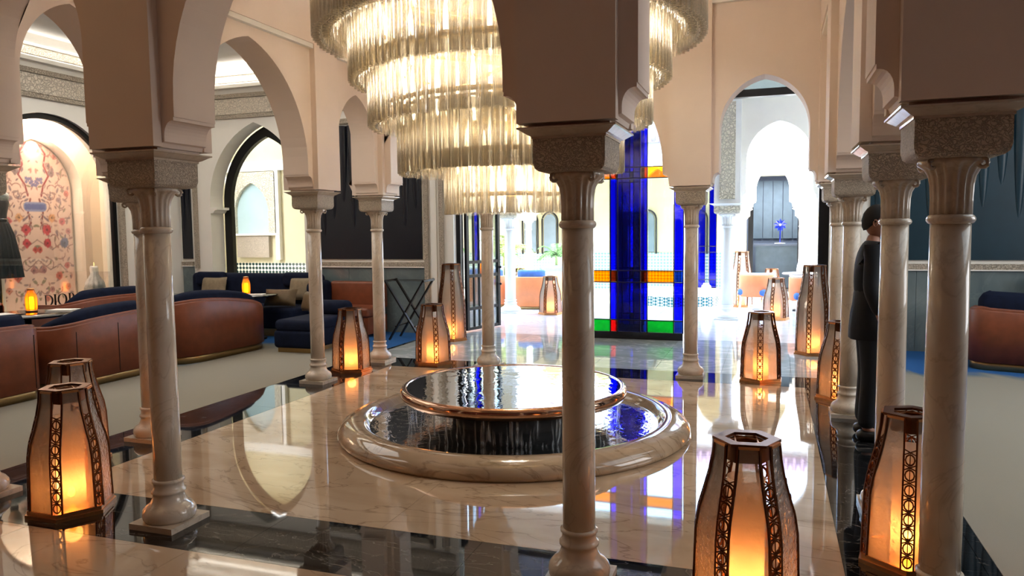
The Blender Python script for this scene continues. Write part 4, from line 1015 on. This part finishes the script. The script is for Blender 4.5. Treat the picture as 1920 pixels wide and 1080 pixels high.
# pool
pl = thing('tiled_pool', 'low patio pool with blue and white mosaic rim', 'pool', (.1, 10.9, 0))
MB().lathe([(.95, .0), (1.05, .0), (1.05, .2), (.95, .2)], 8, closed=True, smooth=False).build('mosaic_band', 'zellige_blue', pl)
MB().lathe([(.85, .2), (1.10, .2), (1.10, .25), (.85, .25)], 8, closed=True, smooth=False).build('rim', 'white_stone', pl)
MB().lathe([(.001, .2), (.92, .2)], 8, cap=False).build('water', 'water_rippled', pl)
MB().lathe([(.001, .02), (.95, .02)], 8, cap=False).build('pool_floor', 'zellige_blue', pl)
vz = thing('white_vase', 'round white vase standing on the pool rim', 'vase', (.72, 10.25, .25))
MB().lathe([(.05, 0), (.09, .05), (.105, .11), (.09, .17), (.055, .2), (.06, .22)], 20).build('body', 'vase_white', vz)
far2 = screen('distant blue glass screen at the back of the patio', (.45, 13.9, 0), [(-.22, -.05), (-.05, .05), (.05, .22)], [(.1, .3), (.3, 1.0), (1.0, 1.15), (1.15, 2.7)], lambda i, j: 'clear_glass' if i == 1 else 'blue_glass')
# patio seating
def patio_sofa(label, loc, rz, L=.75):
    t = thing('patio_sofa', label, 'sofa', loc, rz)
    pts = path_plan(L, .7, .2); band(pts, .07, .06, lambda s: .66, 'shell', 'leather_orange', t); band(pts, .04, 0, lambda s: .06, 'plinth', 'gold_plinth', t, .02)
    band(pts[1:-1], .15, .3, lambda s: .80, 'back_cushion', 'fabric_blue', t, .072, True)
    MB().rbox((-.45, 0, .06), (.55, L-.24, .36), .06).build('seat', 'fabric_blue', t); return t
patio_sofa('orange patio sofa left of the sunlit column', (-3.72, 8.95, 0), radians(-88), .9)
patio_sofa('orange patio sofa between the sunlit column and a white lantern', (-2.62, 8.75, 0), radians(-80), .72)
patio_sofa('orange patio sofa farther back before the green pot', (-2.5, 10.6, 0), radians(-60), 1.0)
patio_sofa('blue cushioned patio sofa at right behind the round table', (3.0, 10.6, 0), radians(150), 1.1)
pillow('white pillow on the patio sofa left of the column', (-3.5, 9.2, .72), (.3, .12, .3), .3, -.4, 'pillow_white')
pillow('white pillow on the patio sofa before the green pot', (-2.25, 10.5, .84), (.3, .12, .28), .2, -.5, 'pillow_white')
pillow('pale blue pillow on the right patio sofa', (2.75, 10.5, .78), (.46, .16, .34), 0, -.3, 'pillow_white')
def patio_chair(label, loc, rz):
    t = thing('patio_chair', label, 'chair', loc, rz)
    MB().rbox((0, 0, .30), (.56, .56, .13), .05).build('seat', 'fabric_blue', t)
    pts = [(.28*cos(radians(w)), .28*sin(radians(w))) for w in range(-100, 101, 20)]
    band(pts[::-1], .05, .28, lambda s: .70, 'backrest', 'leather_orange', t)
    MB().tube([(.3*cos(radians(w)), .3*sin(radians(w)), .72) for w in range(-120, 121, 15)], .022, 8).build('top_rail', 'white_stone', t)
    for sx in (-1, 1):
        for sy in (-1, 1): MB().bar((sx*.24, sy*.24, 0), (sx*.22, sy*.22, .32), .035).build('leg', 'white_stone', t)
    return t
pc0 = patio_chair('orange backed patio chair with a white rail at right', (2.62, 8.9, 0), radians(-80))
dup(pc0, (1.72, 9.6, 0), radians(-110), 'patio chair with blue seat left of the bleached lantern')
tp = thing('patio_table', 'round patio table holding a white bottle', 'table', (2.55, 9.7, 0))
MB().lathe([(.001, .70), (.36, .70), (.37, .715), (.36, .73), (.001, .73)], 32, cap=False).build('tabletop', 'book_grey', tp); MB().lathe([(.2, 0), (.2, .02), (.03, .05), (.03, .7)], 20).build('pedestal', 'black_metal', tp)
vb = thing('white_bottle', 'small white bottle lamp on the round patio table', 'bottle', (2.5, 9.66, .73))
MB().lathe([(.055, 0), (.058, .06), (.05, .12), (.034, .19), (.03, .24), (.034, .25)], 18).build('body', 'vase_white', vb)
# palms
def palm(label, loc, nf, L, mat, pot=True, h0=.45):
    t = thing('potted_palm', label, 'palm', loc)
    if pot:
        MB().lathe([(.2, 0), (.3, .06), (.33, .25), (.31, .42), (.34, .46), (.34, .5), (.29, .5), (.28, .44)], 24).build('pot', 'pot_green', t)
    MB().tube([(0, 0, 0 if not pot else .4), (.02, 0, h0), (.0, .02, h0+.25)], [.05, .04, .03], 8).build('stem', 'stem_green', t)
    r = random.Random(nf)
    for k in range(nf):
        w = 2*pi*k/nf+r.uniform(-.2, .2); up = r.uniform(.5, 1.25); m = MB(); pts = []
        for s in range(9):
            q = s/8; pts.append(Vector((cos(w)*L*q*(.6+.3*(1.2-up)), sin(w)*L*q*(.6+.3*(1.2-up)), h0+.2+L*(up*q-.75*q*q))))
        m.tube(pts, .006, 4)
        for s in range(1, 9):
            for f in (0, .5):
                p = pts[s-1].lerp(pts[s], f) if f else pts[s]; d = (pts[s]-pts[s-1]).normalized(); side = d.cross(Vector((0, 0, 1))).normalized()
                ll_ = L*.30*(1-.55*abs(s/8-.45))
                for sg in (-1, 1):
                    tip = p+(side*sg*.8+d*.55+Vector((0, 0, -.25))).normalized()*ll_; mid = p.lerp(tip, .5)+Vector((0, 0, .01)); wv_ = d*.014
                    m.add([p, mid-wv_, tip, mid+wv_], [(0, 1, 2, 3)])
        m.build('frond', mat, t)
    return t
palm('yellow green palm fronds left of the sunlit patio column', (-3.85, 10.6, 0), 11, 1.0, 'leaf_yellow', True, .8)
palm('dark green potted palm behind the farther orange sofa', (-2.86, 11.55, 0), 15, .62, 'leaf_green', True, .75)
palm('green palm at the far left of the patio', (-5.6, 11.2, 0), 11, .8, 'leaf_green', True, .8)

# ---------------------------------------------------------------- person behind the right columns
def skin_obj(name, verts, edges, radii, mat, parent, root=0, sub=2):
    me = bpy.data.meshes.new(name); me.from_pydata(verts, edges, []); me.materials.append(MATS[mat])
    o = put(name, me, parent); md = o.modifiers.new('skin', 'SKIN'); md.use_smooth_shade = True
    lay = me.skin_vertices[0].data if me.skin_vertices else None
    if lay is None:
        bm = bmesh.new(); bm.from_mesh(me); bm.verts.layers.skin.verify(); bm.to_mesh(me); bm.free(); lay = me.skin_vertices[0].data
    for i, r in enumerate(radii):
        lay[i].radius = r if isinstance(r, tuple) else (r, r); lay[i].use_root = (i == root)
    s = o.modifiers.new('sub', 'SUBSURF'); s.levels = sub; s.render_levels = sub
    return o
pe = thing('person', 'person in dark clothes with short black hair standing between two right columns, facing right', 'person', (2.68, .45, .0), 0)
# body faces +x; y is the side axis
V = [(0, 0, .98), (.0, 0, 1.12), (.01, 0, 1.28), (.0, 0, 1.42), (.012, 0, 1.49), (.025, 0, 1.545),
     (0, .17, 1.41), (-.02, .22, 1.14), (.06, .21, .92), (.09, .21, .86), (0, -.17, 1.41), (-.02, -.22, 1.14), (.06, -.21, .92), (.09, -.21, .86),
     (0, .09, .92), (.015, .1, .5), (-.02, .105, .09), (.12, .115, .035), (0, -.09, .92), (.015, -.1, .5), (-.02, -.105, .09), (.12, -.115, .035)]
E = [(0, 1), (1, 2), (2, 3), (3, 4), (4, 5), (3, 6), (6, 7), (7, 8), (8, 9), (3, 10), (10, 11), (11, 12), (12, 13), (0, 14), (14, 15), (15, 16), (16, 17), (0, 18), (18, 19), (19, 20), (20, 21)]
R = [(.08, .10), (.075, .095), (.08, .105), (.055, .08), .05, .05, .036, .032, .028, .03, .036, .032, .028, .03, .07, .045, .035, .032, .07, .045, .035, .032]
hands = []
for sy, wv_i in ((1, 9), (-1, 13)):
    for k in range(4):
        b0 = len(V); x0 = .075+.018*k; V += [(x0+.01, sy*.21, .83), (x0+.015, sy*.205, .79), (x0+.012, sy*.198, .765-.004*abs(k-1.5))]; E += [(wv_i, b0), (b0, b0+1), (b0+1, b0+2)]; R += [.0095, .0085, .0075]
    b0 = len(V); V += [(.125, sy*.195, .835), (.135, sy*.19, .80)]; E += [(wv_i, b0), (b0, b0+1)]; R += [.011, .009]
skin_obj('body', V, E, R, 'skin', pe, 0, 2)
# head: shaped ellipsoid with brow, nose, mouth, chin and ears joined to it
hm = MB(); n_, m_ = 28, 20; o0 = 0; vs = []
for j in range(m_+1):
    ph = pi*j/m_; 
    for i in range(n_):
        w = 2*pi*i/n_; x = sin(ph)*cos(w); y = sin(ph)*sin(w); z = -cos(ph)
        X = x*.098; Y = y*.077; Z = z*.122
        if z < -.1: Y *= 1-.28*(-z-.1); X *= (1-.12*(-z-.1)) if x > 0 else (1-.35*(-z-.1))
        if x > .75:
            f = max(0, 1-abs(y)/.22)
            X += .026*f*max(0, 1-abs(z+.16)/.22)               # nose
            X += .006*f*max(0, 1-abs(z+.5)/.12)                # lips
            X += .010*max(0, 1-abs(y)/.5)*max(0, 1-abs(z+.82)/.2)
        X -= .008*max(0, 1-abs(abs(y)-.33)/.16)*max(0, 1-abs(z-.06)/.14)*(x > .6)
        vs.append((X, Y, Z))
fs = [(j*n_+i, j*n_+(i+1) % n_, (j+1)*n_+(i+1) % n_, (j+1)*n_+i) for j in range(m_) for i in range(n_)]
hm.add(vs, fs, True)
for sy in (-1, 1):
    hm.tube([(-.012+.013*cos(w), sy*.077, -.012+.024*sin(w)) for w in [2*pi*k/12 for k in range(12)]], .006, 6, True); hm.sphere((-.012, sy*.073, -.012), .016, 8, 6, (.8, .3, 1.3))
hd_o = hm.build('head', 'skin', pe, (.04, 0, 1.635)); hd_o.rotation_euler = (0, radians(4), radians(-6))
for sy in (-1, 1): MB().sphere((.085, sy*.028, .012), .011, 10, 6).build('eye', 'hair_black', hd_o)
hr = MB(); vs = []
for j in range(12):
    ph = pi/2*1.36*j/11
    for i in range(n_):
        w = 2*pi*i/n_; x = sin(ph)*cos(w); y = sin(ph)*sin(w); z = cos(ph); zz = z*.132
        q = max(0, min(1, (x+.55)/.95)); zz = max(zz, -.07*(1-q)+.058*q)
        k_ = 1+.02*sin(9*w+3*j); vs.append((x*.102*k_-.005, y*.080*k_, zz*.97+.002+.004*sin(5*w)*(j > 8)))
hr.add(vs, [(j*n_+i, j*n_+(i+1) % n_, (j+1)*n_+(i+1) % n_, (j+1)*n_+i)[::-1] for j in range(11) for i in range(n_)], True)
hr.build('hair', 'hair_black', hd_o)
V = [(0, 0, .92), (0, 0, .98), (.0, 0, 1.15), (.01, 0, 1.3), (.0, 0, 1.435), (.01, 0, 1.475), (0, .18, 1.42), (-.02, .225, 1.14), (.055, .213, .95), (0, -.18, 1.42), (-.02, -.225, 1.14), (.055, -.213, .95)]
E = [(0, 1), (1, 2), (2, 3), (3, 4), (4, 5), (4, 6), (6, 7), (7, 8), (4, 9), (9, 10), (10, 11)]
R = [(.04, .05), (.105, .13), (.125, .155), (.135, .175), (.09, .13), (.07, .07), .066, .058, .046, .066, .058, .046]
skin_obj('tunic', V, E, R, 'cloth_dark', pe, 0, 2)
MB().lathe([(.172, .76), (.178, .765), (.176, .85), (.165, .95), (.15, 1.03), (.143, 1.10), (.13, 1.16)], 32, fn=lambda a, k: 1-.22*cos(a)**2+.012*sin(9*a)*(k < 4)).build('tunic_skirt', 'cloth_dark', pe)
V = [(0, 0, .93), (0, .09, .88), (.015, .1, .5), (-.015, .105, .08), (0, -.09, .88), (.015, -.1, .5), (-.015, -.105, .08)]
skin_obj('trousers', V, [(0, 1), (1, 2), (2, 3), (0, 4), (4, 5), (5, 6)], [.06, .10, .078, .07, .10, .078, .07], 'cloth_dark', pe, 0, 2)
for sy in (-1, 1): MB().rbox((.055, sy*.11, 0), (.28, .1, .085), .04).build('shoe', 'shoe_black', pe)
